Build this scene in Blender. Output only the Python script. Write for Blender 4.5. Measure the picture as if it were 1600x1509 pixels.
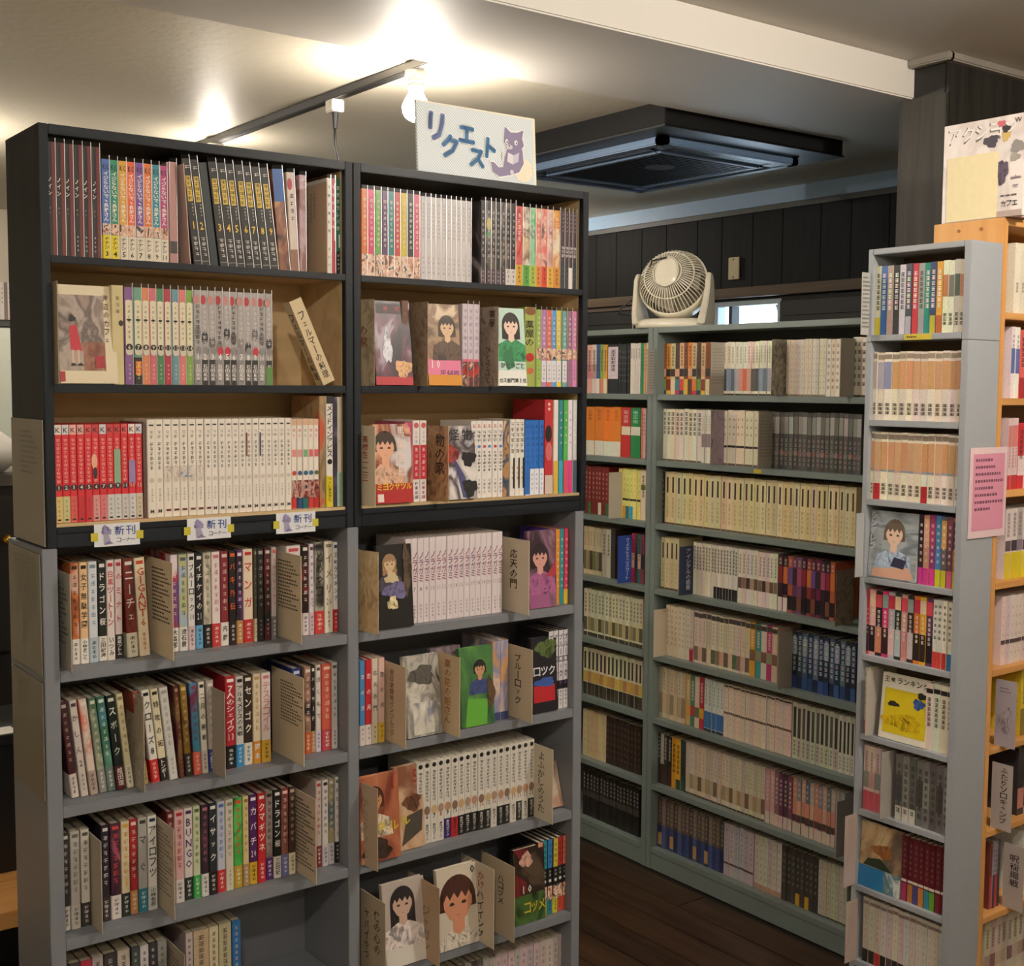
import bpy, bmesh, math, random
from mathutils import Matrix, Vector
random.seed(7)
for o in list(bpy.data.objects): bpy.data.objects.remove(o)
sc = bpy.context.scene
C = sc.collection

# ------------------------------------------------------------------ camera
CH = 1.65                                   # eye height; pixel helpers below work in the 1600x1509 photo frame
FPX, YAW, PITCH, ROLL = 1950.685, .642194, .078264, -.006185
sa, ca, sb, cb, sr, cr = math.sin(YAW), math.cos(YAW), math.sin(PITCH), math.cos(PITCH), math.sin(ROLL), math.cos(ROLL)
FW = Vector((sa * cb, ca * cb, -sb)); RT = Vector((ca, -sa, 0)); DN = FW.cross(RT)
RT, DN = RT * cr + DN * sr, -RT * sr + DN * cr
cam = bpy.data.cameras.new('camera'); camo = bpy.data.objects.new('camera', cam); C.objects.link(camo)
cam.sensor_fit = 'HORIZONTAL'; cam.sensor_width = 36; cam.lens = FPX / 1600 * 36; cam.clip_start = .05
m = Matrix.Identity(4)
for i in range(3): m[i][0], m[i][1], m[i][2] = RT[i], -DN[i], -FW[i]
m[2][3] = CH
camo.matrix_world = m
sc.camera = camo
# ------------------------------------------------------------------ world, exposure
w = bpy.data.worlds.new('world'); sc.world = w; w.use_nodes = True
w.node_tree.nodes['Background'].inputs[0].default_value = (.72, .87, 1, 1)
w.node_tree.nodes['Background'].inputs[1].default_value = 5.0
vs = sc.view_settings
vs.view_transform = 'Standard'; vs.look = 'None'; vs.gamma = 1; vs.use_curve_mapping = False; vs.exposure = 0.75
BULB = 170.0                                  # radiance scale of the lamps
WARM = (1.0, .905, .79)

# ------------------------------------------------------------------ pixel helpers
def _row(px): return RT - FW * ((px - 800) / FPX)
def Xat(px, Y, z=0.0):
    r = _row(px); return -(r[1] * Y + r[2] * z) / r[0]
def Yat(px, X, z=0.0):
    r = _row(px); return -(r[0] * X + r[2] * z) / r[1]
def ray(px, py): return FW + RT * ((px - 800) / FPX) + DN * ((py - 754.5) / FPX)
def onY(px, py, Y): d = ray(px, py); return d * (Y / d[1])
def onX(px, py, X): d = ray(px, py); return d * (X / d[0])

# ------------------------------------------------------------------ materials
MATS = {}
def lin(h):
    h = h.lstrip('#')
    if len(h) == 3: h = ''.join(c * 2 for c in h)
    return tuple(((v / 12.92) if v <= .04045 else ((v + .055) / 1.055) ** 2.4) for v in (int(h[i:i + 2], 16) / 255 for i in (0, 2, 4)))
def node_mat(name):
    mt = bpy.data.materials.new(name); mt.use_nodes = True
    nt = mt.node_tree; return mt, nt, nt.nodes['Principled BSDF'], nt.nodes, nt.links
def M(h, rough=.42, coat=0.0, metal=0.0, noise=.06, scale=60):
    k = ('p', h, rough, coat, metal, noise, scale)
    if k in MATS: return MATS[k]
    mt, nt, b, N, L = node_mat('paint_' + h)
    c = lin(h)
    b.inputs['Roughness'].default_value = rough; b.inputs['Coat Weight'].default_value = coat; b.inputs['Coat Roughness'].default_value = .15
    b.inputs['Metallic'].default_value = metal
    if noise:
        t = N.new('ShaderNodeTexNoise'); t.inputs['Scale'].default_value = scale; t.inputs['Detail'].default_value = 3
        co = N.new('ShaderNodeTexCoord'); L.new(co.outputs['Object'], t.inputs['Vector'])
        x = N.new('ShaderNodeMix'); x.data_type = 'RGBA'
        x.inputs[6].default_value = tuple(v * (1 - noise) for v in c) + (1,); x.inputs[7].default_value = tuple(min(1, v * (1 + noise)) for v in c) + (1,)
        L.new(t.outputs['Fac'], x.inputs[0]); L.new(x.outputs[2], b.inputs['Base Color'])
    else: b.inputs['Base Color'].default_value = c + (1,)
    MATS[k] = mt; return mt
def P(h): return M(h, .45, .12, 0, .05, 40)           # printed, laminated paper
def ART(cols, scale=22, stretch=(1, 1, .6), rough=.35):
    k = ('a', tuple(cols), scale, stretch)
    if k in MATS: return MATS[k]
    mt, nt, b, N, L = node_mat('printed_art')
    b.inputs['Roughness'].default_value = rough; b.inputs['Coat Weight'].default_value = .25; b.inputs['Coat Roughness'].default_value = .15
    co = N.new('ShaderNodeTexCoord'); oi = N.new('ShaderNodeObjectInfo')
    mp = N.new('ShaderNodeMapping'); mp.inputs['Scale'].default_value = stretch
    ad = N.new('ShaderNodeVectorMath'); ad.operation = 'MULTIPLY_ADD'; ad.inputs[1].default_value = (7, 5, 9)
    L.new(oi.outputs['Random'], ad.inputs[0]); L.new(co.outputs['Object'], ad.inputs[2]); L.new(ad.outputs[0], mp.inputs['Vector'])
    t = N.new('ShaderNodeTexNoise'); t.inputs['Scale'].default_value = scale; t.inputs['Detail'].default_value = 4; t.inputs['Distortion'].default_value = 1.2
    L.new(mp.outputs[0], t.inputs['Vector'])
    r = N.new('ShaderNodeValToRGB'); r.color_ramp.interpolation = 'EASE'
    n = len(cols); els = r.color_ramp.elements
    while len(els) < n: els.new(.5)
    for i, c in enumerate(cols):
        els[i].position = .34 + .32 * i / max(1, n - 1); els[i].color = lin(c) + (1,)
    L.new(t.outputs['Fac'], r.inputs[0]); L.new(r.outputs[0], b.inputs['Base Color'])
    MATS[k] = mt; return mt
def WOOD(c1, c2, scale, rough=.5, axis=1, name='wood', bump=.15, coat=0.0):
    k = ('w', c1, c2, scale, axis, rough)
    if k in MATS: return MATS[k]
    mt, nt, b, N, L = node_mat(name); b.inputs['Roughness'].default_value = rough; b.inputs['Coat Weight'].default_value = coat; b.inputs['Specular IOR Level'].default_value = .3
    co = N.new('ShaderNodeTexCoord'); oi = N.new('ShaderNodeObjectInfo')
    ad = N.new('ShaderNodeVectorMath'); ad.operation = 'MULTIPLY_ADD'; ad.inputs[1].default_value = (3, 4, 5)
    L.new(oi.outputs['Random'], ad.inputs[0]); L.new(co.outputs['Object'], ad.inputs[2])
    mp = N.new('ShaderNodeMapping'); s = [scale] * 3; s[axis] = scale * .06; mp.inputs['Scale'].default_value = s
    L.new(ad.outputs[0], mp.inputs['Vector'])
    t = N.new('ShaderNodeTexNoise'); t.inputs['Scale'].default_value = 1; t.inputs['Detail'].default_value = 6; t.inputs['Distortion'].default_value = .6
    L.new(mp.outputs[0], t.inputs['Vector'])
    r = N.new('ShaderNodeValToRGB'); r.color_ramp.elements[0].position = .3; r.color_ramp.elements[1].position = .7
    r.color_ramp.elements[0].color = lin(c1) + (1,); r.color_ramp.elements[1].color = lin(c2) + (1,)
    L.new(t.outputs['Fac'], r.inputs[0])
    hs = N.new('ShaderNodeHueSaturation'); mr = N.new('ShaderNodeMapRange'); mr.inputs[3].default_value = .85; mr.inputs[4].default_value = 1.15
    L.new(oi.outputs['Random'], mr.inputs[0]); L.new(mr.outputs[0], hs.inputs['Value']); L.new(r.outputs[0], hs.inputs['Color'])
    L.new(hs.outputs[0], b.inputs['Base Color'])
    bp = N.new('ShaderNodeBump'); bp.inputs['Strength'].default_value = bump; bp.inputs['Distance'].default_value = .003
    L.new(t.outputs['Fac'], bp.inputs['Height']); L.new(bp.outputs[0], b.inputs['Normal'])
    MATS[k] = mt; return mt
def PLASTER(h, rough=.55, name='plaster', bump=.25, scale=45):
    k = ('pl', h, rough)
    if k in MATS: return MATS[k]
    mt, nt, b, N, L = node_mat(name); b.inputs['Roughness'].default_value = rough
    b.inputs['Base Color'].default_value = lin(h) + (1,)
    co = N.new('ShaderNodeTexCoord'); t = N.new('ShaderNodeTexNoise'); t.inputs['Scale'].default_value = scale; t.inputs['Detail'].default_value = 5
    L.new(co.outputs['Object'], t.inputs['Vector'])
    bp = N.new('ShaderNodeBump'); bp.inputs['Strength'].default_value = bump; bp.inputs['Distance'].default_value = .004
    L.new(t.outputs['Fac'], bp.inputs['Height']); L.new(bp.outputs[0], b.inputs['Normal'])
    MATS[k] = mt; return mt
def EMIT(c, s):
    mt, nt, b, N, L = node_mat('glow'); b.inputs['Emission Color'].default_value = tuple(c) + (1,); b.inputs['Emission Strength'].default_value = s
    b.inputs['Base Color'].default_value = (1, 1, 1, 1); return mt
def CLEAR(name, tint=(1, 1, 1), gloss=.12, rough=.08):
    if name in MATS: return MATS[name]
    mt = bpy.data.materials.new(name); mt.use_nodes = True; nt = mt.node_tree; nt.nodes.clear()
    o = nt.nodes.new('ShaderNodeOutputMaterial'); mx = nt.nodes.new('ShaderNodeMixShader'); tr = nt.nodes.new('ShaderNodeBsdfTransparent'); gl = nt.nodes.new('ShaderNodeBsdfGlossy')
    tr.inputs[0].default_value = tint + (1,); gl.inputs['Roughness'].default_value = rough; mx.inputs[0].default_value = gloss
    nt.links.new(tr.outputs[0], mx.inputs[1]); nt.links.new(gl.outputs[0], mx.inputs[2]); nt.links.new(mx.outputs[0], o.inputs[0])
    MATS[name] = mt; return mt

# ------------------------------------------------------------------ mesh helpers
def box(bm, x0, x1, y0, y1, z0, z1):
    v = [bm.verts.new((x, y, z)) for z in (z0, z1) for y in (y0, y1) for x in (x0, x1)]
    for f in ((0, 2, 3, 1), (4, 5, 7, 6), (0, 1, 5, 4), (2, 6, 7, 3), (0, 4, 6, 2), (1, 3, 7, 5)): bm.faces.new([v[i] for i in f])
def to_mesh(name, bm, *mats, bevel=0, smooth=False):
    if bevel: bmesh.ops.bevel(bm, geom=bm.edges[:], offset=bevel, segments=2, affect='EDGES', clamp_overlap=True)
    me = bpy.data.meshes.new(name); bm.to_mesh(me); bm.free()
    for mt in mats: me.materials.append(mt)
    if smooth: me.polygons.foreach_set('use_smooth', [True] * len(me.polygons))
    return me
def link(name, me, parent=None, loc=(0, 0, 0), rot=(0, 0, 0)):
    o = bpy.data.objects.new(name, me); C.objects.link(o); o.location = loc; o.rotation_euler = rot
    if parent: o.parent = parent
    return o
def tag(o, label=None, cat=None, group=None, kind=None):
    if label: o['label'] = label
    if cat: o['category'] = cat
    if group: o['group'] = group
    if kind: o['kind'] = kind
    return o
def bx(name, mt, x0, x1, y0, y1, z0, z1, parent=None, bevel=.0012):
    """box in world metres, origin at its own low corner (or in the parent's frame)"""
    bm = bmesh.new(); box(bm, 0, x1 - x0, 0, y1 - y0, 0, z1 - z0)
    return link(name, to_mesh(name, bm, mt, bevel=bevel), parent, (x0, y0, z0))
def root(name, loc, label, cat, group=None, rot=(0, 0, 0)):
    return tag(link(name, None, None, loc, rot), label, cat, group)
def struct(o): o['kind'] = 'structure'; return o
def cyl(bm, p0, p1, r0, r1=None, seg=12, caps=True):
    r1 = r0 if r1 is None else r1
    p0, p1 = Vector(p0), Vector(p1); d = (p1 - p0).normalized()
    a = d.orthogonal().normalized(); b = d.cross(a)
    A = [bm.verts.new(p0 + (a * math.cos(t) + b * math.sin(t)) * r0) for t in (2 * math.pi * i / seg for i in range(seg))]
    B = [bm.verts.new(p1 + (a * math.cos(t) + b * math.sin(t)) * r1) for t in (2 * math.pi * i / seg for i in range(seg))]
    for i in range(seg): bm.faces.new((A[i], A[(i + 1) % seg], B[(i + 1) % seg], B[i]))
    if caps: bm.faces.new(A[::-1]); bm.faces.new(B)
def tube(name, pts, r, mt, parent=None, seg=8):
    bm = bmesh.new()
    rings = []
    for i, p in enumerate(pts):
        p = Vector(p); d = (Vector(pts[min(i + 1, len(pts) - 1)]) - Vector(pts[max(i - 1, 0)])).normalized()
        a = d.cross(Vector((.31, .17, .93))).normalized(); b = d.cross(a)
        rings.append([bm.verts.new(p + (a * math.cos(t) + b * math.sin(t)) * r) for t in (2 * math.pi * k / seg for k in range(seg))])
    for A, B in zip(rings, rings[1:]):
        for k in range(seg): bm.faces.new((A[k], A[(k + 1) % seg], B[(k + 1) % seg], B[k]))
    bm.faces.new(rings[0][::-1]); bm.faces.new(rings[-1])
    bmesh.ops.recalc_face_normals(bm, faces=bm.faces[:])
    return link(name, to_mesh(name, bm, mt, smooth=True), parent)

# ------------------------------------------------------------------ lettering: glyph outlines as flat mesh
GL = {}
def glyphs(chars):
    need = [c for c in dict.fromkeys(chars) if c not in GL and not c.isspace()]
    obs = []
    for c in need:
        cu = bpy.data.curves.new('g', 'FONT'); cu.body = c; cu.size = 1; cu.resolution_u = 1; cu.offset = .012; cu.fill_mode = 'FRONT'
        o = bpy.data.objects.new('g', cu); C.objects.link(o); obs.append((c, o, cu))
    if not obs: return
    dg = bpy.context.evaluated_depsgraph_get(); dg.update()
    for c, o, cu in obs:
        e = o.evaluated_get(dg); me = e.to_mesh()
        vv = [(v.co.x, v.co.y) for v in me.vertices]; ff = [tuple(p.vertices) for p in me.polygons]
        if vv:
            x0, x1 = min(v[0] for v in vv), max(v[0] for v in vv); y0, y1 = min(v[1] for v in vv), max(v[1] for v in vv)
            s = max(x1 - x0, y1 - y0, .55); cx, cy = (x0 + x1) / 2, (y0 + y1) / 2
            GL[c] = ([((x - cx) / s, (y - cy) / s) for x, y in vv], ff)
        else: GL[c] = ([], [])
        e.to_mesh_clear()
    for c, o, cu in obs: bpy.data.objects.remove(o); bpy.data.curves.remove(cu)
class Print:
    """flat print: coloured shapes and lettering in a (a,b) plane, later mapped on a face"""
    def __init__(s): s.v = []; s.f = []; s.mi = []; s.mats = []; s.n = 0
    def mat(s, c):
        mt = P(c) if isinstance(c, str) else c
        if mt not in s.mats: s.mats.append(mt)
        return s.mats.index(mt)
    def poly(s, pts, c, keep=False):
        if not keep: s.n += 1
        i = len(s.v); s.v += [(x, y, s.n) for x, y in pts]; s.f.append(tuple(range(i, i + len(pts)))); s.mi.append(s.mat(c))
    def rect(s, x0, x1, y0, y1, c, keep=False): s.poly([(x0, y0), (x1, y0), (x1, y1), (x0, y1)], c, keep)
    def ell(s, cx, cy, rx, ry, c, seg=14, rot=0): s.poly([(cx + rx * math.cos(t) * math.cos(rot) - ry * math.sin(t) * math.sin(rot), cy + rx * math.cos(t) * math.sin(rot) + ry * math.sin(t) * math.cos(rot)) for t in (2 * math.pi * k / seg for k in range(seg))], c)
    def glyph(s, ch, cx, cy, w, h, c, rot=0, vert=False):
        glyphs(ch)
        if ch not in GL: return
        vv, ff = GL[ch]; i = len(s.v); k = s.mat(c); cs, sn = math.cos(rot), math.sin(rot)
        for x, y in vv:
            if ch in 'ー〜' and vert: x, y = y, -x
            x *= w; y *= h
            s.v.append((cx + x * cs - y * sn, cy + x * sn + y * cs, s.n))
        s.f += [tuple(q + i for q in t) for t in ff]; s.mi += [k] * len(ff)
    def vtext(s, t, cx, y1, y0, w, c, stretch=1.25):
        glyphs(t); s.n += 1; n = len(t); cell = (y1 - y0) / n; h = min(cell * .92, w * stretch)
        for i, ch in enumerate(t):
            k = .6 if ch in 'ェァィョャュッ' else 1
            s.glyph(ch, cx, y1 - cell * (i + .5), min(w, h * 1.3) * k, h * k, c, 0, True)
    def htext(s, t, x0, x1, cy, h, c):
        glyphs(t); s.n += 1; n = len(t); cell = (x1 - x0) / n
        for i, ch in enumerate(t): s.glyph(ch, x0 + cell * (i + .5), cy, min(cell * .9, h * 1.05), h, c)
    def build(s, name, parent, O, A, B, N, step=.00012, first=.0003):
        O, A, B, N = Vector(O), Vector(A), Vector(B), Vector(N)
        me = bpy.data.meshes.new(name)
        me.from_pydata([O + A * x + B * y + N * (first + step * k) for x, y, k in s.v], [], s.f)
        for mt in s.mats: me.materials.append(mt)
        me.polygons.foreach_set('material_index', s.mi)
        return me if parent is None else link(name, me, parent)

# ------------------------------------------------------------------ books
PAGE = M('e6dcc4', .8, 0, 0, .1, 300)
MESH = {}
def cover_mesh(t, h, d, mt):
    k = ('c', round(t, 4), round(h, 4), round(d, 4), mt.name)
    if k in MESH: return MESH[k]
    r = min(.0022, t * .3); c = .0009
    prof = [(0, d), (0, r), (r * .3, r * .3), (r, 0), (t - r, 0), (t - r * .3, r * .3), (t, r), (t, d), (t - c, d), (t - c, r + c), (t - r, c * 1.4), (r, c * 1.4), (c, r + c), (c, d)]
    bm = bmesh.new(); lo = [bm.verts.new((x, y, 0)) for x, y in prof]; hi = [bm.verts.new((x, y, h)) for x, y in prof]
    n = len(prof)
    for i in range(n): bm.faces.new((lo[i], lo[(i + 1) % n], hi[(i + 1) % n], hi[i]))
    for V, rev in ((lo, 1), (hi, 0)):
        for q in ((0, 1, 12, 13), (1, 2, 3, 11, 12), (3, 4, 10, 11), (4, 5, 6, 9, 10), (6, 7, 8, 9)):
            vs_ = [V[i] for i in q]; bm.faces.new(vs_[::-1] if rev else vs_)
    bmesh.ops.recalc_face_normals(bm, faces=bm.faces[:])
    MESH[k] = to_mesh('cover', bm, mt); return MESH[k]
def page_mesh(t, h, d):
    k = ('g', round(t, 4), round(h, 4), round(d, 4))
    if k not in MESH:
        bm = bmesh.new(); box(bm, .0010, t - .0010, .0034, d - .002, .0022, h - .0028); MESH[k] = to_mesh('page_block', bm, PAGE)
    return MESH[k]
def sleeve_mesh(t, h, d):
    k = ('s', round(t, 4), round(h, 4))
    if k not in MESH:
        bm = bmesh.new(); e = .00025; z1 = h + .007
        pr = [(-e, .05), (-e, .001), (.001, -.0006), (t - .001, -.0006), (t + e, .001), (t + e, .05)]
        lo = [bm.verts.new((x, y, 0)) for x, y in pr]; hi = [bm.verts.new((x, y, z1)) for x, y in pr]
        for i in range(5): bm.faces.new((lo[i], lo[i + 1], hi[i + 1], hi[i]))
        f0 = len(bm.faces); sv = [bm.verts.new(p) for p in ((t - .0012, -.0009, 0), (t - .0002, -.0009, 0), (t - .0002, -.0009, z1), (t - .0012, -.0009, z1))]; bm.faces.new(sv).material_index = 1  # added pale strip standing in for the highlight along the sleeve edge
        MESH[k] = to_mesh('clear_sleeve', bm, CLEAR('clear_film', (.98, .98, .98), .05, .12), CLEAR('film_glint', (.9, .9, .9), .7, .4))
    return MESH[k]
def band_mesh(t, d, z0, z1, mt):
    k = ('b', round(t, 4), round(z0, 4), round(z1, 4), mt.name)
    if k not in MESH:
        bm = bmesh.new(); e = .0003; pr = [(-e, d * .8), (-e, .0016), (.0016, -e), (t - .0016, -e), (t + e, .0016), (t + e, d * .8)]
        lo = [bm.verts.new((x, y, z0)) for x, y in pr]; hi = [bm.verts.new((x, y, z1)) for x, y in pr]
        for i in range(5): bm.faces.new((lo[i], lo[i + 1], hi[i + 1], hi[i]))
        MESH[k] = to_mesh('paper_band', bm, mt)
    return MESH[k]
def spine_print(pr, t, h, layers, z_off=0):
    for L in layers:
        k = L[0]
        if k == 'q': pr.rect(.0006 + (t - .0012) * L[1], .0006 + (t - .0012) * L[2], h * L[3], h * L[4], L[5])
        elif k == 't': pr.vtext(L[1], t * (L[5] if len(L) > 5 and L[5] else .5), h * L[2], h * L[3], t * (L[6] if len(L) > 6 else .68), L[4])
        elif k == 'h': pr.htext(L[1], t * .12, t * .88, h * L[2], min(t * .75, h * .06) * (L[4] if len(L) > 4 else 1), L[3])
        elif k == 'd':                              # rows of print too small to read
            z1, z0, n, c, wd = L[1] * h, L[2] * h, L[3], L[4], (L[5] if len(L) > 5 else .4)
            cx = t * (L[6] if len(L) > 6 else .5); pr.n += 1; cell = (z1 - z0) / n
            for i in range(n):
                y = z1 - cell * (i + .5); a = t * wd * .5; g = min(cell * .42, a * 1.15); sd = (i * 7919 + n * 131 + int(z1 * 9e5)) % 997
                for q in range(2 + sd % 2):
                    yy = y + g * (.8 - 1.6 * (q + .5 * (sd % 3 == 0)) / (2 + sd % 2)); l, r = a * (.6 + .4 * ((sd >> q) % 3) / 2), a * (.6 + .4 * ((sd >> (q + 2)) % 3) / 2)
                    pr.rect(cx - l, cx + r, yy - g * .11, yy + g * .11, c, True)
                xx = cx + a * ((sd % 5) / 4 - .5) * .8; pr.rect(xx - a * .12, xx + a * .12, y - g * .85, y + g * (.5 + .4 * (sd % 2)), c, True)
        elif k == 'c': pr.ell(t * .5, h * L[1], t * .5 * L[2], t * .5 * L[2], L[3])
        elif k == 'e': pr.ell(t * L[1], h * L[2], t * L[3], h * L[4], L[5])
def volume(name, label, group, x, Y, z, t, h, d, base, layers, foot=None, lean=0, sleeve=False, twist=0):
    """one shelved book: jacket (the thing itself) > pages, spine print, paper band, clear sleeve"""
    mt = P(base) if isinstance(base, str) else base
    o = link(name, cover_mesh(t, h, d, mt), None, (x, Y, z + CH), (0, -lean, twist)); tag(o, label, 'book', group)
    link('page_block', page_mesh(t, h, d), o)
    if layers:
        pr = Print(); spine_print(pr, t, h, layers)
        if pr.f: pr.build('spine_lettering', o, (0, 0, 0), (1, 0, 0), (0, 0, 1), (0, -1, 0))
    if foot:
        c, f1, ls = foot
        b = link('paper_band', band_mesh(t, d, .0006, h * f1, P(c) if isinstance(c, str) else c), o)
        if ls:
            pr = Print(); spine_print(pr, t, h, ls); pr.build('band_lettering', b, (0, 0, 0), (1, 0, 0), (0, 0, 1), (0, -1, 0), first=.0006)
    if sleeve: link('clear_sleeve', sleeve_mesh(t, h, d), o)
    return o
DF = 2.1                                           # front plane of the request bookcase
def run(row, px0, px1, items, name, h=.175, d=.115, lean=0, group=None, sleeve=False, gap=.0004, Y=None):
    """items: [(label, base, layers, foot[, dh])] evenly spread from px0 to px1 along a shelf row"""
    z, Y0 = row; Y0 = Y0 if Y is None else Y
    xs0, xs1 = Xat(px0, Y0, z + .05), Xat(px1, Y0, z + .05)
    bay = [b for b in ((XA + .0172, XB - .0180), (XB + .0182, XC - .0172)) if b[0] - .03 < (xs0 + xs1) / 2 < b[1] + .03][0]
    if z < Z3B: bay = (.6288, 1.1757) if xs1 < 1.19 else (1.2008, XC - .0303)
    lo, hi = bay[0] + math.sin(lean) * h + .0005, bay[1] - .0005
    if xs1 > hi: xs0, xs1 = (xs0 if hi - xs0 > .6 * (xs1 - xs0) else xs0 - (xs1 - hi)), hi
    if xs0 < lo: xs0, xs1 = lo, (xs1 if xs1 - lo > .6 * (xs1 - xs0) else min(hi, xs1 + lo - xs0))
    ws = [(it[5] if len(it) > 5 else 1) for it in items]; tot = sum(ws); x = xs0
    for it, wgt in zip(items, ws):
        wd = (xs1 - xs0) * wgt / tot; t = (wd * math.cos(lean)) - gap
        dh = it[4] if len(it) > 4 and it[4] else 0
        volume(name, it[0], group, x + gap / 2, Y0 + random.uniform(0, .003), z + .0004, t, h + dh, d, it[1], it[2], it[3], lean, sleeve)
        x += wd
def lay(title='', tc='222222', a=.9, b=.38, top=None, tt='', num=None, nc='222222', nz=.33, n=8, wd=.5):
    L = []
    if top: L.append(('q', 0, 1, .9, 1, top))
    if tt: L.append(('h', tt, .945, '222222'))
    if title: L.append(('t', title, a, b, tc))
    else: L.append(('d', a, b, n, tc, wd))
    if num is not None: L.append(('h', str(num), nz, nc, 1.1))
    return L

# ================================================================== THE ROOM
ZC1, ZC2, ZS = .89 + CH, .82 + CH, .79 + CH        # near ceiling, far ceiling, beam underside
XW, YN, YF, XL = 4.05, -2.2, 6.3, -1.7
CREAM = PLASTER('d6cdb9', .5, 'ceiling_gloss', .3, 30); CREAM2 = PLASTER('d8d3cb', .6, 'beam_paint', .1, 20)
WALLP = PLASTER('d6ccb6', .6, 'wall_paint', .12, 30)
struct(bx('ceiling', PLASTER('d0cac0', .6, 'near_ceiling', .1, 20), XL, 5.2, YN, 2.16, ZC1, ZC1 + .1, bevel=0))
struct(bx('ceiling_alcove', CREAM, XL, 5.2, 2.3, YF, ZC2, ZC2 + .2, bevel=0))
bm_ = struct(bx('beam', CREAM2, XL, 5.2, 2.15, 2.645, ZS, ZC1, bevel=.004))
struct(bx('wall_front', WALLP, XL, 5.2, YN - .1, YN, -.05, ZC1, bevel=0))
struct(bx('wall_left', WALLP, XL - .1, XL, YN, YF, -.05, ZC1, bevel=0))
struct(bx('wall_back', WALLP, XL, 5.2, YF, YF + .1, -.05, ZC1, bevel=0))
struct(bx('wall_right', WALLP, 5.1, 5.2, YN, 2.05, -.05, ZC1, bevel=0))
# floor: base slab and its dark boards
fl = struct(bx('floor', M('1d130d', .6), XL, 5.2, YN, YF, -.12, -.004, bevel=0))
FW_ = WOOD('22140c', '46301f', 34, .42, 1, 'floor_board', .2, .1)
bmf = bmesh.new(); box(bmf, 0, .1180, 0, 1.816, 0, .012); plank_me = to_mesh('plank', bmf, FW_, bevel=.0012)
for i in range(33):
    for j in range(3):
        y = .55 + j * 1.82 - (i * .67 % 1.82)
        if XL + i * .12 < -.5: continue
        link('plank', plank_me, fl, (XL + i * .12 + .6 - XL, y - YN, .108))
# dark boarded wall behind the grey bookcases, with a window opening
DKW = WOOD('090a0c', '161719', 60, .7, 2, 'dark_board', .12)
wl = struct(bx('wall_side', M('141518', .6), XW + .02, XW + .10, 2.3, YF, CH + .425, CH + .74, bevel=0))
WY0, WY1, WZ0, WZ1 = 3.56, 3.965, 1.0, CH + .372
struct(bx('wall_side_lower', M('17181a', .6), XW + .02, XW + .10, 2.19, WY0, 0, CH + .425, bevel=0))
struct(bx('wall_side_end', M('17181a', .6), XW + .02, XW + .10, WY1, YF, 0, CH + .425, bevel=0))
struct(bx('wall_side_sill', M('17181a', .6), XW + .02, XW + .10, WY0, WY1, 0, WZ0, bevel=0))
struct(bx('wall_side_head', M('17181a', .6), XW + .02, XW + .10, WY0, WY1, WZ1, CH + .425, bevel=0))
y = 2.32
k = 0
while y < YF - .2:
    wd = (.18, .15, .20, .165)[k % 4]; k += 1
    bx('board', DKW, 0, .018 + .002 * (k % 2), y - 2.3, y - 2.3 + wd - .002, 0, .315, wl, .0015).location.x = -.02
    y += wd
struct(bx('wall_side_corner', M('141518', .6), XW + .02, XW + .10, 2.19, 2.3, CH + .425, CH + .74, bevel=0))
struct(bx('trim_1', M('9fbcdb', .45), XW - .03, XW + .12, 2.195, YF, CH + .757, ZC2, bevel=.002))       # white frieze, blue of reflected daylight painted into its colour
struct(bx('trim_2', M('5c5e5c', .5), XW - .02, XW + .12, 2.195, YF, CH + .736, CH + .757, bevel=.002))
struct(bx('trim_3', WOOD('4a3d31', '6a5a48', 20, .5, 1, 'rail_wood'), XW - .03, XW + .02, 2.3, YF, CH + .382, CH + .424, bevel=.002))  # rail
# window
wf = struct(root('window_1', (XW + .03, WY0, WZ0), None, None)); H_ = WZ1 - WZ0; W_ = WY1 - WY0
FRM = M('b9c6cc', .4)
bx('window_frame', FRM, 0, .05, 0, .03, 0, H_, wf); bx('window_frame', FRM, 0, .05, W_ - .03, W_, 0, H_, wf)
bx('window_frame', FRM, 0, .05, .03, W_ - .03, 0, .03, wf); bx('window_frame', FRM, 0, .05, .03, W_ - .03, H_ - .022, H_, wf)
bx('mullion', M('2a2c2e', .5), .0, .05, W_ - .115, W_ - .095, .03, H_ - .022, wf)
bx('pane', CLEAR('window_glass', (.95, .98, 1), .06, .02), .024, .028, .03, W_ - .03, .03, H_ - .022, wf, 0)
# outside wall with an arched gap against the sky
pr = []
cy_, rz_ = .17, .16
arch = [(cy_ + .235 * math.cos(t), -.02 + .16 * math.sin(t)) for t in (math.pi * i / 16 for i in range(17))]
bm = bmesh.new(); top = .30
prev = None
for (a, b) in arch:
    cur = (bm.verts.new((0, a, b)), bm.verts.new((0, a, top)))
    if prev: bm.faces.new((prev[0], cur[0], cur[1], prev[1]))
    prev = cur
g = bmesh.ops.extrude_face_region(bm, geom=bm.faces[:]); bmesh.ops.translate(bm, verts=[v for v in g['geom'] if isinstance(v, bmesh.types.BMVert)], vec=(.06, 0, 0))
bmesh.ops.recalc_face_normals(bm, faces=bm.faces[:])
struct(link('wall_outside', to_mesh('wall_outside', bm, M('c3cfc9', .7)), None, (XW + .5, 4.06, CH + .335)))
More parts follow.
